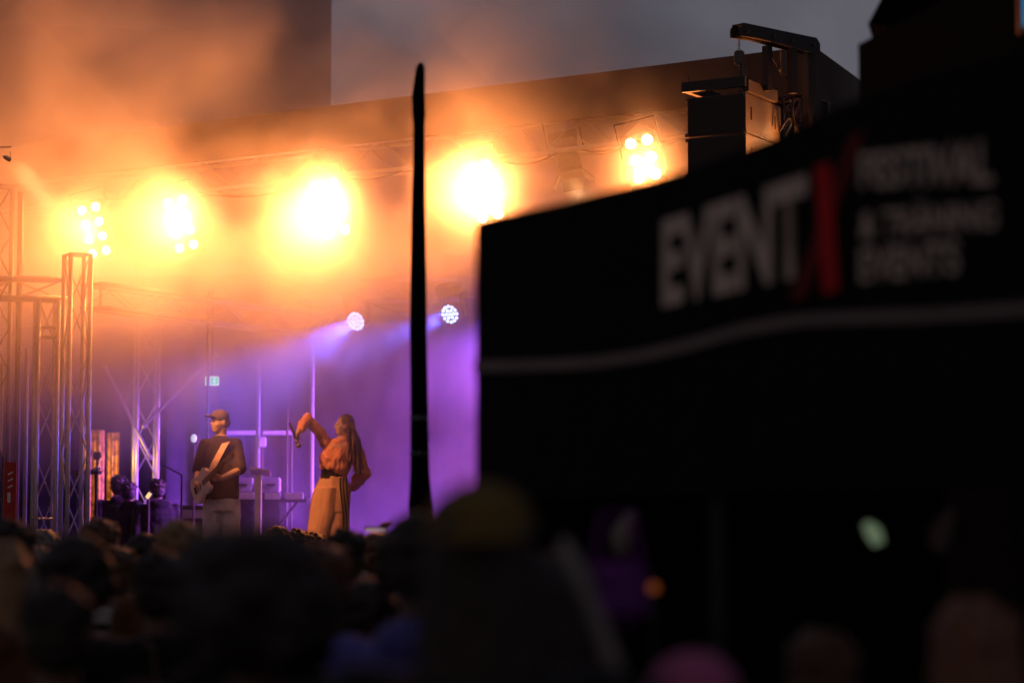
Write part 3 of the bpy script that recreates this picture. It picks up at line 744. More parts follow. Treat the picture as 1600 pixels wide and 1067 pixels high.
# black masking cloth left side of stage
o = empty("masking_cloth", (at(-40, 0, 31).x, 30.6, 0)); tag(o, "black masking cloth closing the left side of the stage", "curtain")
drape("cloth", 0, at(262, 0, 30.6).x - o.location.x, 0, 0.3, 4.3, M['black_cloth'], .04, .5, o, 120)
MB().tube([(0, 0, 4.32), (at(262, 0, 30.6).x - o.location.x, 0, 4.32)], .02).build("rail", M['steel'], o)

# small stage clutter: cables sagging from the trusses
def sag(name_, p, q, drop, r, label):
    pts_ = [p.lerp(q, t / 12) - Vector((0, 0, drop * 4 * (t / 12) * (1 - t / 12))) for t in range(13)]
    tag(MB().tube(pts_, r, 6).build(name_, M['black_metal'], None, pts_[0]), label, "cable", "cables sagging under the trusses")
for a_, b_, dr, lab in ((300, 500, .12, "cable sagging under the front truss between the second and central blinder"), (520, 640, .08, "cable sagging under the front truss just left of the thin pole"),
                   (770, 880, .10, "cable sagging between the fourth blinder and the barn door lamp"), (900, 1000, .07, "cable sagging between the barn door lamp and the rightmost blinder")):
    sag("cable", fpt(a_, 5.37, .2), fpt(b_, 5.37, .2), dr, .009, lab)
sag("cable", gp(455, 28.45, bz - .12), gp(545, 28.45, bz - .12), .10, .010, "cable sagging under the rear truss left of the first blue light")
sag("cable", gp(570, 28.45, bz - .12), gp(690, 28.45, bz - .12), .14, .010, "cable sagging under the rear truss between the two blue lights")
ms = empty("microphone_stand", gp(283, 25.6, 1.2)); tag(ms, "empty black microphone stand left of the guitarist", "stand")
zz = zpx(742, 25.6) - 1.2
MB().tube([(0, 0, 0), (0, 0, zz)], .010).build("pole", M['black_metal'], ms); MB().tube([(0, 0, zz), (-.22, -.05, zz + .12)], .008).build("boom", M['black_metal'], ms)
for a_ in range(3): MB().tube([(0, 0, .12), (.28 * cos(a_ * 2.1), .28 * sin(a_ * 2.1), .01)], .008).build("leg", M['black_metal'], ms)
am_ = empty("guitar_amplifier", gp(288, 28.6, 1.2)); tag(am_, "dark guitar amplifier cabinet standing behind the guitarist's left", "amplifier")
MB().box((0, 0, .42), (.52, .3, .84), bevel=.02).build("cabinet", M['pa_black'], am_); MB().box((0, -.155, .34), (.46, .01, .6)).build("grille", M['grille'], am_)
MB().box((0, -.155, .74), (.46, .012, .10)).build("control_panel", M['alu'], am_)

# ------------------------------------------------------------------ people
def sec(c, rx, ry, yaw=0):
    return (c, Vector((cos(yaw), sin(yaw), 0)) * rx, Vector((-sin(yaw), cos(yaw), 0)) * ry)
def add_head(m, c, yaw, tilt=0, nod=0, s=1.0):
    """head centred at c, facing +Y turned by yaw"""
    q = Matrix.Rotation(yaw, 3, 'Z') @ Matrix.Rotation(tilt, 3, 'Y') @ Matrix.Rotation(nod, 3, 'X')
    def P(x, y, z): return Vector(c) + q @ (Vector((x, y, z)) * s)
    def E(p, r): m.ell(P(*p), tuple(k * s for k in r), q, 16)
    E((0, -.01, .02), (.076, .092, .092)); E((0, .03, -.03), (.062, .062, .075)); E((0, .045, -.082), (.040, .040, .030))
    E((0, .072, .018), (.050, .014, .010)); E((0, .096, -.020), (.012, .016, .016)); E((0, .088, .002), (.009, .012, .025))
    E((0, .082, -.056), (.024, .012, .006)); E((0, .080, -.068), (.020, .012, .006))
    E((.079, -.002, -.012), (.010, .018, .030)); E((-.079, -.002, -.012), (.010, .018, .030))
    E((.045, .055, -.030), (.02, .02, .02)); E((-.045, .055, -.030), (.02, .02, .02))
    return q
def add_hand(m, w, d, nrm, curl=.5, side=1, s=1.0):
    """palm from wrist w along d; nrm = palm normal (towards which the fingers curl)"""
    y = Vector(d).normalized(); z = (Vector(nrm) - y * Vector(nrm).dot(y)).normalized(); x = y.cross(z) * side
    q = Matrix((x, y, z)).transposed(); w = Vector(w)
    m.ell(w + y * .045 * s, (.040 * s, .052 * s, .016 * s), q, 12)
    m.ell(w + y * .01 * s, (.028 * s, .03 * s, .018 * s), q, 12)
    for i, (ox, L_) in enumerate(((-.031, .068), (-.010, .078), (.011, .072), (.031, .056))):
        p = w + x * ox * s + y * .082 * s; pts_ = [p - y * .02 * s, p]; a = 0
        for k in range(3):
            a += curl * (.5, .9, .6)[k]
            p = p + (y * cos(a) + z * sin(a)) * (L_ * s * (.42, .33, .25)[k]); pts_.append(p)
        m.limb(pts_, [.009 * s, .0088 * s, .0082 * s, .0075 * s, .0066 * s])
    p = w + x * -.034 * s + y * .03 * s
    p1 = p + (x * -.8 + y * .6 + z * .3).normalized() * .035 * s; p2 = p1 + (x * -.2 + y * .8 + z * .55).normalized() * .032 * s
    m.limb([p, p1, p2], [.012 * s, .0105 * s, .008 * s])

SH, EL, WR = Vector((.185, 0, 1.42)), Vector((.235, -.03, 1.13)), Vector((.245, .04, .89))
def mir(v): return Vector((-v.x, v.y, v.z))
def std_arms(): return {1: [SH, EL, WR, Vector((0, .15, -1)), Vector((-1, 0, 0)), .5], -1: [mir(SH), mir(EL), mir(WR), Vector((0, .15, -1)), Vector((1, 0, 0)), .5]}
TOR = [(.88, .165, .115, -.01), (.98, .165, .115, -.01), (1.10, .142, .10, 0), (1.24, .160, .112, 0), (1.36, .178, .115, -.005), (1.43, .150, .095, -.01), (1.47, .085, .07, -.01)]
def make_body(m, arms, head=(0, .02, 1.625), hyaw=0, tilt=0, nod=0, yaw=0, legs=True, spread=0, width=1.0):
    m.loft([sec((0, yo, z), rx * width, ry, yaw) for z, rx, ry, yo in TOR], 20)
    hc = Vector(head); m.limb([Vector((0, -.01, 1.42)), Vector((hc.x * .5, 0, 1.50)), hc + Vector((0, -.01, -.06))], [.062, .056, .055])
    add_head(m, hc, hyaw, tilt, nod)
    for s_, (sh, el, wr, hd_, hn, cu) in arms.items():
        m.limb([sh, sh.lerp(el, .5), el, el.lerp(wr, .35), wr], [.052, .047, .040, .038, .026]); add_hand(m, wr, hd_, hn, cu, s_)
    if legs:
        for s_ in (-1, 1):
            h = Vector((s_ * .09, 0, .90)); k = Vector((s_ * (.095 + spread), .015, .50)); a = Vector((s_ * (.10 + spread), -.02, .09))
            m.limb([h, h.lerp(k, .5), k, k.lerp(a, .35), a], [.092, .080, .058, .055, .038])
            m.limb([a + Vector((0, -.03, -.045)), a + Vector((s_ * .01, .09, -.055)), a + Vector((s_ * .015, .15, -.062))], [.038, .036, .026])
def make_shirt(m, arms, sleeve=.6, infl=.014, z0=.86, yaw=0, width=1.0, hood=False):
    T_ = [(z0, .172, .122, -.01)] + [t for t in TOR if t[0] > z0 + .05]
    m.loft([sec((0, yo, z), (rx + infl) * width, ry + infl, yaw) for z, rx, ry, yo in T_[:-1]] + [sec((0, -.01, 1.485), .078, .066, yaw)], 20)
    for s_, (sh, el, wr, *_x) in arms.items():
        if sleeve <= 1: m.limb([Vector(sh) * 1 + Vector((-s_ * .06, 0, .0)), sh, sh.lerp(el, sleeve)], [.055, .063, .058])
        else: m.limb([Vector(sh) + Vector((-s_ * .06, 0, 0)), sh, sh.lerp(el, .5), el, el.lerp(wr, sleeve - 1)], [.055, .064, .058, .053, .042])
    if hood: m.ell((0, -.09, 1.46), (.12, .06, .07))
def make_trousers(m, spread=0, infl=.014, wide=0):
    m.loft([sec((0, -.01, z), r1, r2) for z, r1, r2 in ((.80, .172, .125), (.90, .178, .128), (.99, .170, .122), (1.03, .155, .115))], 20)
    for s_ in (-1, 1):
        h = Vector((s_ * .09, 0, .88)); k = Vector((s_ * (.095 + spread), .015, .50)); a = Vector((s_ * (.10 + spread), -.01, .10))
        m.limb([h, h.lerp(k, .5), k, a], [.100 + infl, .092 + infl, .072 + infl + wide, .056 + infl + wide])
def make_shoes(m, spread=0):
    for s_ in (-1, 1):
        a = Vector((s_ * (.10 + spread), -.02, .05)); m.limb([a + Vector((0, -.03, -.0)), a + Vector((s_ * .01, .07, -.008)), a + Vector((s_ * .015, .15, -.018))], [.046, .045, .032])
HC = Vector((0, .02, 1.625))
def hair_short(m, amp=1.0, c=HC, q=Matrix.Identity(3)):
    def E(p, r): m.ell(Vector(c) + q @ Vector(p), r, q)
    E((0, -.02, .045), (.088, .100, .088)); E((0, -.05, -.01), (.080, .068, .085)); 
    for i in range(26):
        a = rnd.uniform(0, 2 * pi); b_ = rnd.uniform(.2, 1.3)
        p = Vector((.085 * cos(a) * cos(b_), -.025 + .095 * sin(a) * cos(b_), .045 + .088 * sin(b_)))
        if p.y < .06: E(p, (.016 * amp,) * 3)
def hair_curly(m, big=1.0):
    for i in range(150):
        a = rnd.uniform(0, 2 * pi); b_ = rnd.uniform(-.7, 1.5)
        p = HC + Vector((.105 * big * cos(a) * cos(b_), -.03 + .11 * big * sin(a) * cos(b_), .04 + .11 * big * sin(b_)))
        if p.y < .08 or p.z > 1.68: m.ell(p, rnd.uniform(.016, .032) * big, seg=8)
    m.ell(HC + Vector((0, -.03, .04)), (.10 * big, .105 * big, .105 * big))
def hair_long(m):
    hair_short(m)
    m.loft([sec(HC + Vector((0, -.035, .08)), .085, .075), sec(HC + Vector((0, -.05, -.02)), .100, .07), sec(HC + Vector((0, -.075, -.14)), .105, .05), sec(HC + Vector((0, -.095, -.28)), .095, .035), sec(HC + Vector((0, -.10, -.38)), .06, .02)], 18)
def hair_bun(m):
    hair_short(m, .6); m.ell(HC + Vector((0, -.05, .135)), (.045, .045, .04))
def cap_mesh(m, back=False, s=1.0):
    m.ell(HC + Vector((0, -.005, .055)), (.092 * s, .108 * s, .082 * s)); sg = -1 if back else 1
    m.ell(HC + Vector((0, .105 * sg, .045)), (.070, .075, .010))
ARM = std_arms()
mb = MB(); make_body(mb, ARM); bodyo = mb.blob("body", M['skin'], None, .0085, 2)
mb = MB(); make_shirt(mb, ARM, .55); shirt_t = mb.blob("shirt", M['cloth_black'], None, .012, 3, .006, 9)
mb = MB(); make_shirt(mb, ARM, 1.9, .022, hood=True); shirt_l = mb.blob("jacket", M['cloth_black'], None, .012, 3, .009, 9)
mb = MB(); make_trousers(mb); trou = mb.blob("trousers", M['cloth_navy'], None, .012, 3, .006, 9)
mb = MB(); make_shoes(mb); shoe = mb.blob("shoes", M['cloth_grey'], None, .01, 2)
HAIRS = {}
for nm, fn in (("short", lambda m: hair_short(m)), ("curly", lambda m: hair_curly(m)), ("big", lambda m: hair_curly(m, 1.22)), ("long", hair_long), ("bun", hair_bun)):
    mb = MB(); fn(mb); HAIRS[nm] = mb.blob("hair", M['hair_dark'], None, .007, 1, .006, 26, .35 if nm == "long" else 1)
mb = MB(); cap_mesh(mb, True); HAIRS["cap"] = mb.blob("cap", M['olive'], None, .006, 2)
PARTS_SRC = [bodyo, shirt_t, shirt_l, trou, shoe] + list(HAIRS.values())
def put(src, parent, m):
    o = src.copy(); C.objects.link(o); o.parent = parent
    o.material_slots[0].link = 'OBJECT'; o.material_slots[0].material = m
    return o
def person(px, top, d, hair, hm, top_m, label, yaw=0, long_sleeve=False, group="crowd watching the stage", skin='skin2', lean=0, wide=1.0):
    p = at(px, top, d); H = {"short": 1.755, "curly": 1.80, "big": 1.83, "long": 1.755, "bun": 1.80, "cap": 1.76}[hair]
    sc = p.z / H
    r = empty("person", (p.x, d, 0), R(yaw)); r.scale = (sc * wide, sc * wide, sc); tag(r, label, "person", group)
    put(bodyo, r, M['skin2' if skin == 'skin2' else skin]); put(shirt_l if long_sleeve else shirt_t, r, M[top_m]); put(trou, r, M['cloth_navy']); put(shoe, r, M['cloth_grey'])
    if hair == "cap":
        put(HAIRS["long"], r, M['hair_dark']).scale = (.97, .97, .985); put(HAIRS["cap"], r, M[hm])
    else: put(HAIRS[hair], r, M[hm])
    return r
CROWD = [
 (18, 812, 8.6, "short", 'hair_dark', 'cloth_black', "spectator with very dark round head at the left edge, in front of the red banner", 5, False),
 (72, 828, 15.0, "short", 'hair_grey', 'cloth_grey', "grey haired spectator straight below the ladder truss tower", 0, False),
 (2, 850, 6.8, "long", 'hair_blond', 'cloth_brown', "fair haired spectator cut by the left edge, hair rim glowing orange", -20, True),
 (60, 856, 12.0, "long", 'hair_grey', 'cloth_grey', "dim long haired spectator below the grey haired one", 0, False),
 (122, 834, 7.2, "curly", 'hair_dark', 'cloth_black', "spectator with round black curly head, largest one left of the centre", 0, False),
 (157, 811, 11.4, "short", 'hair_brown', 'cloth_black', "brown haired spectator standing tallest below the mixing stand", 0, False),
 (186, 856, 10.5, "short", 'hair_brown', 'cloth_white', "spectator in pale striped top with amber lit cheek, behind the black curly head", -25, False),
 (226, 833, 12.2, "curly", 'hair_dark', 'cloth_black', "dark curly spectator between two brown haired heads left of centre", 0, False),
 (281, 814, 9.0, "short", 'hair_blond', 'cloth_brown', "light brown haired spectator below the guitarist, top of hair lit orange", 0, False),
 (352, 826, 4.9, "curly", 'hair_dark', 'cloth_black', "nearest pitch black head left half, biggest silhouette in the centre of the crowd", 0, True),
 (405, 818, 4.2, "big", 'hair_dark', 'cloth_black', "nearest pitch black curly head right half of the biggest silhouette", 0, True),
 (434, 821, 17.5, "curly", 'hair_brown', 'cloth_black', "far small head with orange curls just right of the biggest silhouette", 0, False),
 (465, 826, 19.0, "short", 'hair_brown', 'cloth_black', "far small dark head directly left of the singer's trousers", 0, False),
 (492, 832, 20.0, "short", 'hair_brown', 'cloth_black', "farthest tiny head just below the singer's trousers", 0, False),
 (505, 851, 6.9, "short", 'hair_auburn', 'cloth_brown', "auburn spectator below the singer with orange lit right hair edge", -15, False),
 (541, 827, 10.2, "short", 'hair_dark', 'cloth_black', "black haired spectator between the auburn one and the phone holder", -10, False),
 (657, 800, 6.3, "curly", 'hair_dark', 'cloth_blue', "spectator in blue jacket directly below the folded parasol", 0, True),
 (750, 752, 3.85, "cap", 'olive', 'cloth_black', "spectator in olive cap, blurred and close, at the tent's left corner", 0, False),
]
for (px, top, d, hr, hm, tm, lab, yw, ls) in CROWD:
    w = 1.0
    o = person(px, top, d, hr, hm, tm, lab, yw, ls)
    if 'striped' in lab:
        m = MB(); 
        for zz in (1.16, 1.24, 1.32, 1.385):
            T_ = [(1.10, .142, .10), (1.24, .160, .112), (1.36, .178, .115), (1.43, .150, .095)]
            rx = .200 if zz > 1.2 else .185; ry = .142
            m.loft([sec((0, -.004, zz), rx, ry), sec((0, -.004, zz + .028), rx, ry)], 28, False)
        m.build("stripe", M['cloth_black'], o)
# spectators only showing between and below the others
for k, (px, top, d, hr, hm, tm, lab) in enumerate([
 (205, 868, 13.5, "short", 'hair_brown', 'cloth_black', "short spectator glimpsed between the striped top and the dark curls"),
 (252, 862, 7.6, "short", 'hair_dark', 'cloth_black', "dark spectator low between the curly head and the biggest silhouette"),
 (575, 905, 8.0, "curly", 'hair_dark', 'cloth_black', "dark spectator low in front of the phone holder"),
 (448, 868, 5.6, "short", 'hair_dark', 'cloth_black', "dark spectator low, between the biggest silhouette and the auburn hair"),
 (90, 912, 5.4, "short", 'hair_dark', 'cloth_brown', "dark spectator low at the bottom left, brown shoulders"),
 (860, 870, 4.6, "long", 'hair_dark', 'cloth_black', "long haired spectator in black, right of the olive cap"),
 (1285, 985, 5.0, "short", 'hair_brown', 'cloth_brown', "blurred brown haired spectator at the bottom, below the tent's red letter"),
 (1082, 1018, 4.0, "cap", 'cloth_pink', 'cloth_black', "blurred spectator in pink cap at the bottom edge below the tent"),
 (1520, 940, 4.4, "long", 'hair_auburn', 'cloth_red', "blurred auburn haired spectator in red at the bottom right"),
]):
    person(px, top, d, hr, hm, tm, lab, rnd.uniform(-15, 15), False)
# purple cloth & pale strap near the tent
pc = empty("purple_bag", at(965, 925, 4.9)); tag(pc, "purple cloth bag hanging under the tent's left part", "bag")
mb = MB(); mb.box((0, 0, 0), (.13, .04, .13), bevel=.02); mb.blob("pouch", M['purple_cloth'], pc, .008, 3, .008, 14)
m = MB(); m.tube([(-.05, 0, .05), (-.03, 0, .16), (.03, 0, .16), (.05, 0, .05)], .006); m.build("handle", M['purple_cloth'], pc)
pts_ = [at(880, 845, 4.2), at(900, 890, 4.15), at(925, 945, 4.1), at(955, 1030, 4.05), at(975, 1080, 4.0)]
tag(MB().tube(pts_, [.010, .016, .014, .016, .010], 10).build("guy_strap", M['pale_cloth'], None, pts_[0], smooth=True), "pale strap slanting down under the tent's left end", "strap")

# phone holder
pz = at(588, 832, 13.6); sc = pz.z / 1.80
ph = empty("person", (pz.x, 13.6, 0), R(-12)); ph.scale = (sc,) * 3; tag(ph, "curly spectator in white collar holding up a phone with both hands", "person", "crowd watching the stage")
yy = .42
armp = {1: [SH, Vector((.20, .20, 1.42)), Vector((.085, yy, 1.75)), Vector((-.1, .1, 1)), Vector((-1, -.3, 0)), .9], -1: [mir(SH), Vector((-.20, .20, 1.42)), Vector((-.085, yy, 1.75)), Vector((.1, .1, 1)), Vector((1, -.3, 0)), .9]}
mb = MB(); make_body(mb, armp); mb.blob("body", M['skin'], ph, .0085, 2)
mb = MB(); make_shirt(mb, armp, 1.5); mb.blob("shirt", M['cloth_white'], ph, .012, 3, .006, 9)
put(trou, ph, M['cloth_navy']); put(shoe, ph, M['cloth_grey']); put(HAIRS["curly"], ph, M['hair_auburn'])
pt = empty("phone", at(587, 826, 13.15)); pt.rotation_euler = (R(72), 0, 0); tag(pt, "bright phone screen held above the curly spectator's head", "phone")
MB().box((0, .0, 0), (.12, .009, .072), bevel=.003).build("case", M['black_metal'], pt)
MB().box((0, -.0055, 0), (.108, .002, .064)).build("screen", M['screen'], pt)

# ---- crew silhouettes at stage side
for px, top, d, lab in ((186, 742, 28.5, "dark crew member standing left, behind the mixing stand"), (201, 752, 28.1, "dark crew member between two others beside the rear tower"), (246, 748, 27.9, "broad dark crew member right of the rear truss tower")):
    p = at(px, top, d); r = empty("person", (p.x, d, .6), R(25)); s_ = (p.z - .6) / 1.755; r.scale = (s_ * 1.12, s_ * 1.12, s_); tag(r, lab, "person", "crew at the stage side")
    put(bodyo, r, M['skin2']); put(shirt_l, r, M['cloth_black']); put(trou, r, M['cloth_black']); put(shoe, r, M['cloth_black']); put(HAIRS["short"], r, M['hair_dark'])
for s_ in PARTS_SRC: bpy.data.objects.remove(s_)

# ---- singer (built in metres, x to the right, -y towards the camera)
sg = empty("person", gp(520, 24.5, 1.2)); tag(sg, "singer in orange cropped jacket and mustard striped trousers, arm raised with a microphone", "person")
U = 1 / 154.2
def sp(px, py, y=0): return Vector(((px - 520) * U, y, (912 - py) * U))
arms = {1: [sp(509, 692, -.04), sp(481, 655, -.16), sp(469, 677, -.30), Vector((-.22, -.2, -1)), Vector((.9, -.3, 0)), .75],
        -1: [sp(554, 703, .06), sp(565, 738, .16), sp(548, 764, .17), Vector((-.9, .1, -.15)), Vector((0, .5, .8)), .5]}
Ty = R(48)
TS = [(sp(518, 800, 0), .17, .13), (sp(519, 775, 0), .172, .13), (sp(521, 748, 0), .135, .105), (sp(522, 735, 0), .130, .105), (sp(526, 715, 0), .155, .115), (sp(531, 698, .0), .165, .105), (sp(532, 690, 0), .11, .08), (sp(533, 684, 0), .06, .055)]
mb = MB(); mb.loft([sec(c, a, b_, Ty * .5) for c, a, b_ in TS], 20)
hcS = sp(537, 665, -.02)
mb.limb([sp(532, 695, 0), sp(534, 683, 0), hcS + Vector((.01, .01, -.06))], [.055, .048, .048])
qh = add_head(mb, hcS, R(104), 0, R(2), .93)
for s_, (sh, el, wr, hd_, hn, cu) in arms.items():
    mb.limb([sh, sh.lerp(el, .5), el, el.lerp(wr, .35), wr], [.045, .042, .036, .033, .023]); add_hand(mb, wr, hd_, hn, cu, s_, .92)
for s_ in (-1, 1):
    h = sp(518, 800) + Vector((s_ * .085, 0, 0)); k = sp(516, 845) + Vector((s_ * .10, -.02, 0)); a = sp(515, 900) + Vector((s_ * .12, 0, 0))
    mb.limb([h, k, a], [.085, .055, .038]); mb.limb([a + Vector((0, .03, -.04)), a + Vector((-.03, -.14, -.05))], [.035, .028])
mb.blob("body", M['skin'], sg, .0065, 2)
mb = MB()
JS = [(sp(522, 741, 0), .128, .118), (sp(523, 733, -.01), .150, .135), (sp(524, 718, -.01), .172, .142), (sp(529, 703, 0), .168, .122), (sp(532, 692, 0), .13, .09), (sp(533, 686, 0), .085, .075)]
JJ = [sec(c, a, b_, Ty * .5) for c, a, b_ in JS]; JJ[0] = (JJ[0][0], JJ[0][1] + Vector((0, 0, -.055)), JJ[0][2]); mb.loft(JJ, 22)
def bez(a, b_, t): return Vector(a).lerp(Vector(b_), t)
sh, el, wr = arms[1][:3]; mb.limb([bez(sh, sp(525, 700), .5), sh, sh.lerp(el, .5) + Vector((.01, 0, .0)), el, el.lerp(wr, .45), el.lerp(wr, .80), el.lerp(wr, .9)], [.068, .062, .060, .057, .052, .042, .031])
sh, el, wr = arms[-1][:3]; mb.limb([bez(sh, sp(535, 700), .5), sh, sh.lerp(el, .5), el, el.lerp(wr, .5), wr.lerp(el, .12)], [.07, .075, .080, .080, .068, .045])
mb.ell(sp(513, 716, -.08), (.085, .075, .09))
jk = mb.blob("jacket", M['jacket'], sg, .008, 2, .020, 14, .8)
mb = MB(); mb.loft([sec(c, a, b_, Ty * .5) for c, a, b_ in [(sp(521, 750, 0), .140, .112), (sp(521, 741, 0), .136, .112), (sp(522, 728, 0), .138, .112)]], 20); mb.blob("top", M['cloth_black'], sg, .008, 2)
mb = MB(); TR = [(sp(514, 902), .205, .165), (sp(513, 860), .207, .165), (sp(513, 830), .210, .165), (sp(514, 800), .206, .160), (sp(516, 778), .200, .152), (sp(519, 762), .176, .135), (sp(521, 748), .142, .116), (sp(521, 744), .137, .113)]
for s_ in (-1, 1):
    mb.loft([sec((c.x + s_ * (.075 if c.z < .6 else .04), c.y + (-.03 if s_ < 0 else .02), c.z), a * (.66 if c.z < .6 else .78), b_) for c, a, b_ in TR[:6]], 20)
mb.loft([sec(c, a, b_) for c, a, b_ in TR[3:]], 22)
tr = mb.blob("trousers", M['pants'], sg, .009, 3, .016, 7, .28)
import bisect
def side_stripe(off):
    m = MB(); pts_ = []
    for py in range(747, 900, 6):
        z = (912 - py) * U
        best = None
        ang = R(-33) 
        px = (538 if py < 760 else min(543.5, 538 + (py - 760) * .12)) + off
        x = (px - 520) * U
        hit, loc, nr, ix = tr.ray_cast(Vector((x, -1, z)), Vector((0, 1, 0)))
        if hit: pts_.append((loc, nr))
    vs = []
    for loc, nr in pts_:
        t_ = Vector((1, 0, 0)) - nr * nr.x; t_.normalize()
        vs.append((m.bm.verts.new(loc + nr * .004 - t_ * .007), m.bm.verts.new(loc + nr * .004 + t_ * .007)))
    for a, b_ in zip(vs, vs[1:]): m.bm.faces.new((a[0], b_[0], b_[1], a[1]))
    m.build("side_stripe", M['cloth_black'], sg)
for off in (-6, -1.5, 3): side_stripe(off)
mb = MB(); 
mb.ell(hcS + Vector((.022, .012, .03)), (.088, .09, .09)); mb.ell(hcS + Vector((.045, .02, -.02)), (.075, .085, .09))
def strand(pts_, r_): mb.limb(pts_, r_)
for i in range(40):
    a = rnd.uniform(-1.0, 1.0); b_ = rnd.uniform(0, 1)
    x0 = hcS + Vector((.042 + .04 * b_, -.085 + .14 * abs(a) * b_, .055 - .04 * b_))
    e = sp(541 + 24 * b_ + rnd.uniform(-3, 3), 722 + 18 * b_ + rnd.uniform(-8, 8), -.10 + .16 * rnd.random())
    mid = sp(543 + 18 * b_, 690 + rnd.uniform(-4, 4), -.12 + .15 * rnd.random())
    strand([x0, x0 + Vector((.012 + .02 * b_, -.01, -.07)), mid, e], [.016, .018, .016, .006])
mb.blob("hair", mat('hair_singer', (.09, .036, .018), .55, var=.5, scale=60, bump=.8), sg, .0065, 1, .004, 30, .2)
q = qh
for s_ in (-1, 1):
    pass
m = MB()
for s_ in (-1, 1):
    m.ell(hcS + q @ (Vector((s_ * .030, .078, .002)) * .93), (.011, .008, .007), q, 10)
m.build("eyes", M['cloth_black'], sg)
mic = empty("microphone", arms[1][2] + sg.location + Vector((-.035, -.03, -.03))); tag(mic, "dark handheld microphone pointing down in the singer's raised hand", "microphone")
dm_ = Vector((.10, -.02, -.24)).normalized()
qq = rot_to(dm_)
m = MB(); m.tube([dm_ * -.13, dm_ * .09], [.012, .017], 12); m.build("handle", M['black_metal'], mic)
MB().ell(dm_ * .115, .027, seg=12).build("head", M['steel'], mic)

# ---- guitarist
gt = empty("person", gp(342, 24.3, 1.2)); tag(gt, "guitarist in cap, dark shirt and pale jeans playing a light electric guitar", "person")
U = 1 / 155.5
def gpp(px, py, y=0): return Vector(((px - 342) * U, y, (914 - py) * U))
arms = {1: [gpp(320, 697, -.02), gpp(309, 737, .0), gpp(311, 760, -.20), Vector((.55, -.45, -.25)), Vector((.4, .7, 0)), .7],
        -1: [gpp(367, 695, .02), gpp(377, 736, -.14), gpp(352, 750, -.36), Vector((-.75, -.2, .25)), Vector((0, .7, .6)), 1.1]}
Yw = R(-22)
TG = [(gpp(344, 790), .165, .115), (gpp(344, 775), .165, .118), (gpp(344, 745), .165, .115), (gpp(343, 715), .175, .115), (gpp(343, 697), .165, .10), (gpp(343, 687), .10, .08), (gpp(343, 682), .06, .06)]
mb = MB(); mb.loft([sec(c, a, b_, Yw) for c, a, b_ in TG], 20)
hcG = gpp(343, 661, -.02); mb.limb([gpp(344, 695), gpp(344, 680), hcG + Vector((.008, .01, -.06))], [.062, .056, .056])
qg = add_head(mb, hcG, R(122), 0, 0, 1.02)
for s_, (sh, el, wr, hd_, hn, cu) in arms.items():
    mb.limb([sh, sh.lerp(el, .5), el, el.lerp(wr, .35), wr], [.05, .046, .040, .038, .027]); add_hand(mb, wr, hd_, hn, cu, s_)
for s_ in (-1, 1):
    h = gpp(345, 788) + Vector((s_ * .09, 0, 0)); k = gpp(344, 845) + Vector((s_ * .12, -.01, 0)); a = gpp(343, 898) + Vector((s_ * .15, 0, 0))
    mb.limb([h, k, a], [.09, .06, .04]); mb.limb([a + Vector((0, .03, -.045)), a + Vector((-.05, -.14, -.055))], [.038, .03])
mb.blob("body", M['skin'], gt, .0065, 2)
mb = MB(); mb.loft([sec(c, a, b_, Yw) for c, a, b_ in [(gpp(344, 781), .190, .145), (gpp(344, 765), .188, .142), (gpp(344, 740), .188, .138), (gpp(343, 715), .192, .135), (gpp(343, 698), .178, .115), (gpp(343, 688), .11, .09), (gpp(343, 683), .068, .064)]], 22)
for s_ in (1, -1):
    sh, el, wr = arms[s_][:3]; mb.limb([Vector((0, 0, sh.z)).lerp(sh, .6), sh, sh.lerp(el, .5), sh.lerp(el, .95)], [.065, .072, .072, .070])
mb.blob("shirt", M['tee'], gt, .009, 3, .014, 7, .6)
mb = MB(); mb.loft([sec(c, a, b_, Yw) for c, a, b_ in [(gpp(345, 800), .175, .13), (gpp(345, 785), .172, .13), (gpp(344, 770), .165, .12)]], 20)
for s_ in (-1, 1):
    h = gpp(346, 790) + Vector((s_ * .088, 0, 0)); k = gpp(346, 845) + Vector((s_ * .105, -.01, 0)); a = gpp(344, 896) + Vector((s_ * .14, 0, 0))
    mb.limb([h, h.lerp(k, .5), k, a], [.105, .098, .088, .075])
mb.blob("trousers", M['jeans'], gt, .009, 3, .014, 9, .6)
mb = MB(); mb.ell(hcG + Vector((.0, .0, .052)), (.094, .094, .075)); bd = qg @ Vector((0, 1, 0))
q3 = qg @ Matrix.Rotation(R(6), 3, 'X'); mb.ell(hcG + bd * .115 + Vector((0, 0, .055)), (.068, .062, .010), q3); mb.blob("cap", M['cap_cloth'], gt, .006, 2)
mb = MB(); mb.ell(hcG - bd * .03 + Vector((0, 0, .0)), (.080, .080, .07)); mb.blob("hair", M['hair_brown'], gt, .007, 1, .005, 30)
m = MB()
for s_ in (-1, 1): m.ell(hcG + qg @ Vector((s_ * .030, .082, .002)), (.011, .008, .007), qg, 10)
m.build("eyes", M['cloth_black'], gt)
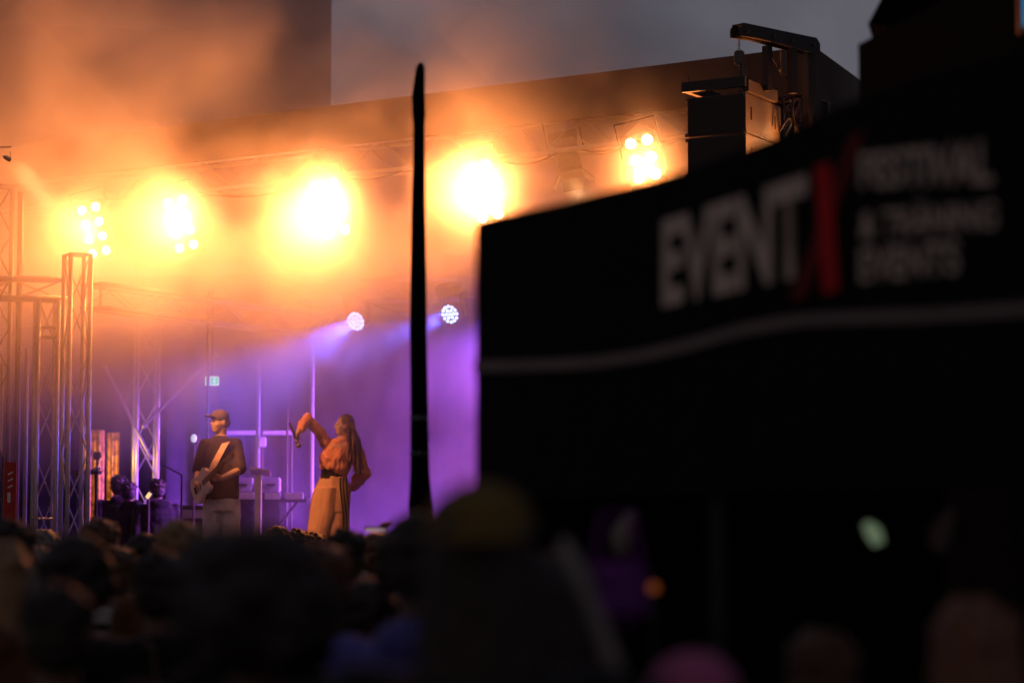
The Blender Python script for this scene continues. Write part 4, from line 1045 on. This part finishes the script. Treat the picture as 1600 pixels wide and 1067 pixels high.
# guitar
gu = empty("electric_guitar", gt.location + gpp(319, 762, -.22)); tag(gu, "light electric guitar slung across the guitarist, neck pointing up right", "guitar")
nd = Vector((.42, -.55, .36)).normalized(); fn_ = Vector((-.55, -.85, .12)); fn_ = (fn_ - nd * fn_.dot(nd)).normalized(); wd = fn_.cross(nd)
def GM(off=0): return Matrix(((nd.x, wd.x, fn_.x, fn_.x * off), (nd.y, wd.y, fn_.y, fn_.y * off), (nd.z, wd.z, fn_.z, fn_.z * off), (0, 0, 0, 1)))
out = [(-.20, .0), (-.195, .09), (-.15, .155), (-.08, .165), (-.02, .13), (.04, .125), (.09, .155), (.15, .165), (.20, .13), (.205, .09), (.16, .05), (.15, .03), (.15, -.03), (.16, -.06), (.19, -.09), (.17, -.12), (.11, -.14), (.05, -.125), (0, -.12), (-.05, -.145), (-.11, -.165), (-.165, -.14), (-.195, -.08)]
m = MB(); m.prism(out, .042, GM(-.02)); gb = m.build("body", M['guitar_paint'], gu)
m = MB(); m.prism([(-.08, -.03), (-.09, -.1), (0, -.09), (.09, -.10), (.13, -.04), (.13, .03), (.05, .06), (-.02, .04)], .003, GM(.023)); m.build("pickguard", M['white_plastic'], gu)
m = MB()
for xx in (-.05, .02, .09): m.prism([(xx - .01, -.035), (xx + .01, -.035), (xx + .01, .035), (xx - .01, .035)], .006, GM(.027))
m.prism([(-.12, -.04), (-.09, -.04), (-.09, .04), (-.12, .04)], .012, GM(.023)); m.build("pickup", M['black_metal'], gu)
m = MB(); m.prism([(.10, -.028), (.62, -.021), (.62, .021), (.10, .028)], .022, GM(.012)); m.build("neck", M['wood'], gu)
m = MB(); m.prism([(.62, -.02), (.66, -.045), (.80, -.05), (.82, -.02), (.79, .02), (.70, .025), (.62, .02)], .014, GM(.008)); hs = m.build("headstock", M['wood'], gu)
m = MB()
for i in range(6): m.tube([GM(.012) @ Vector((.67 + i * .022, -.05, 0)), GM(.012) @ Vector((.67 + i * .022, -.075, 0))], .006, 6)
m.build("tuner", M['alu'], hs)
m = MB()
for i in range(6): m.tube([GM(.035) @ Vector((-.10, -.025 + i * .01, 0)), GM(.037) @ Vector((.64, -.016 + i * .0064, 0))], .0012, 4)
m.build("string", M['alu'], gu)
g0 = gpp(319, 762, -.22); gu.scale = (.86,) * 3
st_pts = [gpp(362, 684, .02), gpp(361, 681, -.06), gpp(358, 686, -.14), gpp(350, 703, -.19), gpp(341, 720, -.20), gpp(336, 732, -.21), gpp(330, 745, -.22)]
m = MB(); vs = []
for i, p_ in enumerate(st_pts):
    d_ = (st_pts[min(i + 1, 6)] - st_pts[max(i - 1, 0)]).normalized(); w_ = d_.cross(Vector((-.2, -1, .1))).normalized() * .036
    vs.append([m.bm.verts.new(p_ - g0 + w_), m.bm.verts.new(p_ - g0 - w_), m.bm.verts.new(p_ - g0 - w_ + Vector((0, .006, 0))), m.bm.verts.new(p_ - g0 + w_ + Vector((0, .006, 0)))])
for a, b_ in zip(vs, vs[1:]):
    for i in range(4): m.bm.faces.new((a[i], a[(i + 1) % 4], b_[(i + 1) % 4], b_[i]))
m.bm.faces.new(vs[0]); m.bm.faces.new(vs[-1][::-1])
m.build("strap", M['strap'], gu)

# ------------------------------------------------------------------ stage smoke
def smoke(name, x0, x1, y0, y1, z0, z1, build):
    m = bpy.data.materials.new(name); m.use_nodes = True; t = m.node_tree; t.nodes.clear()
    out = t.nodes.new('ShaderNodeOutputMaterial'); pv = t.nodes.new('ShaderNodeVolumePrincipled'); t.links.new(pv.outputs[0], out.inputs['Volume'])
    tc = t.nodes.new('ShaderNodeTexCoord')
    def N(kind, **kw):
        n = t.nodes.new(kind)
        for k, v in kw.items(): setattr(n, k, v)
        return n
    def math_(op, a, b=None, clamp=False):
        n = N('ShaderNodeMath', operation=op, use_clamp=clamp)
        for i, x in enumerate((a, b)):
            if x is None: continue
            if isinstance(x, (int, float)): n.inputs[i].default_value = x
            else: t.links.new(x, n.inputs[i])
        return n.outputs[0]
    def ramp(x, a, b, c, d, smooth=True):
        n = N('ShaderNodeMapRange'); n.interpolation_type = 'SMOOTHSTEP' if smooth else 'LINEAR'
        t.links.new(x, n.inputs[0])
        for i, v in enumerate((a, b, c, d)): n.inputs[i + 1].default_value = v
        return n.outputs[0]
    def noise_(scale, detail, dist, sx=1, sy=1, sz=1, off=(0, 0, 0)):
        mp = N('ShaderNodeMapping'); mp.inputs['Scale'].default_value = (sx, sy, sz); mp.inputs['Location'].default_value = off
        t.links.new(tc.outputs['Object'], mp.inputs['Vector'])
        n = N('ShaderNodeTexNoise'); n.inputs['Scale'].default_value = scale; n.inputs['Detail'].default_value = detail; n.inputs['Distortion'].default_value = dist
        t.links.new(mp.outputs[0], n.inputs['Vector']); return n.outputs['Fac']
    sx = N('ShaderNodeSeparateXYZ'); t.links.new(tc.outputs['Object'], sx.inputs[0])
    dens = build(sx.outputs, math_, ramp, noise_)
    t.links.new(dens, pv.inputs['Density']); pv.inputs['Color'].default_value = (.92, .9, .9, 1); pv.inputs['Anisotropy'].default_value = .55
    b = MB(); b.box(((x0 + x1) / 2, (y0 + y1) / 2, (z0 + z1) / 2), (x1 - x0, y1 - y0, z1 - z0))
    o = b.build(name, m); tag(o, kind="stuff"); return o
def build_smoke(s, mt, rp, nz):
    X, Y_, Z = s
    n1 = nz(.55, 3, .8, off=(3.1, 0, 1.7)); n2 = nz(1.5, 3, .6, off=(0, 5, 0))
    n = mt('ADD', mt('MULTIPLY', n1, .7), mt('MULTIPLY', n2, .3))
    clump = rp(n, .40, .66, .06, 1.0)
    zf = mt('ADD', rp(Z, 2.9, 4.4, .28, 1.0), 0.0)          # thin below the beam, thick by the lamps
    top = rp(Z, 6.0, 9.0, 1.0, .30)
    # thin low at the left (crew corner), present low at the right
    lowleft = mt('ADD', rp(X, -3.6, -2.2, 0, 1), rp(Z, 2.0, 3.3, .04, 1), True)
    right = rp(X, .8, 4.0, 1.0, .45)                          # clears towards the loudspeakers
    edge = mt('MULTIPLY', mt('MULTIPLY', rp(X, -9, -7, 0, 1), rp(X, 3.6, 5.2, 1, 0)), mt('MULTIPLY', rp(Y_, 20.9, 22.6, 0, 1), rp(Y_, 29.6, 31.0, 1, 0)))
    edge = mt('MULTIPLY', edge, mt('MULTIPLY', rp(Z, 9.0, 10.6, 1, 0), rp(Z, 1.2, 1.6, 0, 1)))
    hi = mt('MULTIPLY', mt('MULTIPLY', top, right), zf)
    hi = mt('MULTIPLY', hi, mt('ADD', rp(Y_, 24.2, 26.0, .30, 1), rp(Z, 3.1, 4.2, 0, 1), True))   # clear air round the performers
    bank = mt('MULTIPLY', mt('MULTIPLY', rp(X, -2.2, -.6, 1, 0), mt('MULTIPLY', rp(Z, 2.1, 3.7, 0, 1), rp(Z, 4.2, 5.0, 1, 0))), mt('MULTIPLY', rp(Y_, 21.0, 22.2, 0, 1), rp(Y_, 25.0, 27.5, 1, 0)))
    bank = mt('MULTIPLY', bank, mt('MULTIPLY', rp(n, .38, .62, .12, 1.0), .6))    # amber bank hanging before the side truss
    d = mt('ADD', mt('MULTIPLY', mt('MULTIPLY', clump, hi), mt('MULTIPLY', lowleft, edge)), mt('MULTIPLY', bank, edge))
    d = mt('MULTIPLY', d, SMOKE)
    for c, r_, a in GLOW_PUFFS:                                     # dense smoke added at the lamps to widen their glare
        q = mt('ADD', mt('ADD', mt('POWER', mt('ABSOLUTE', mt('SUBTRACT', X, c.x)), 2), mt('POWER', mt('ABSOLUTE', mt('SUBTRACT', Y_, c.y)), 2)), mt('POWER', mt('ABSOLUTE', mt('SUBTRACT', Z, c.z)), 2))
        f_ = rp(mt('SQRT', q), 0, r_, a, 0)
        d = mt('ADD', d, mt('MULTIPLY', mt('POWER', f_, 1.6), rp(n2, .35, .62, .12, 1.25)))
    return d
GLOW_PUFFS = [(at(118, 345, 26.0), .70, .4), (at(270, 345, 25.1), .90, 2.1), (at(494, 322, 24.0), 1.0, 2.1), (at(740, 284, 22.6), .85, 2.0), (at(1004, 254, 21.8), .60, .5),
         (at(526, 532, 27.3), .50, 2.4), (at(686, 506, 27.4), .42, 1.6)]
SMOKE = .47
smoke("stage_smoke", -9, 5.3, 20.9, 31.1, 1.21, 10.6, build_smoke)
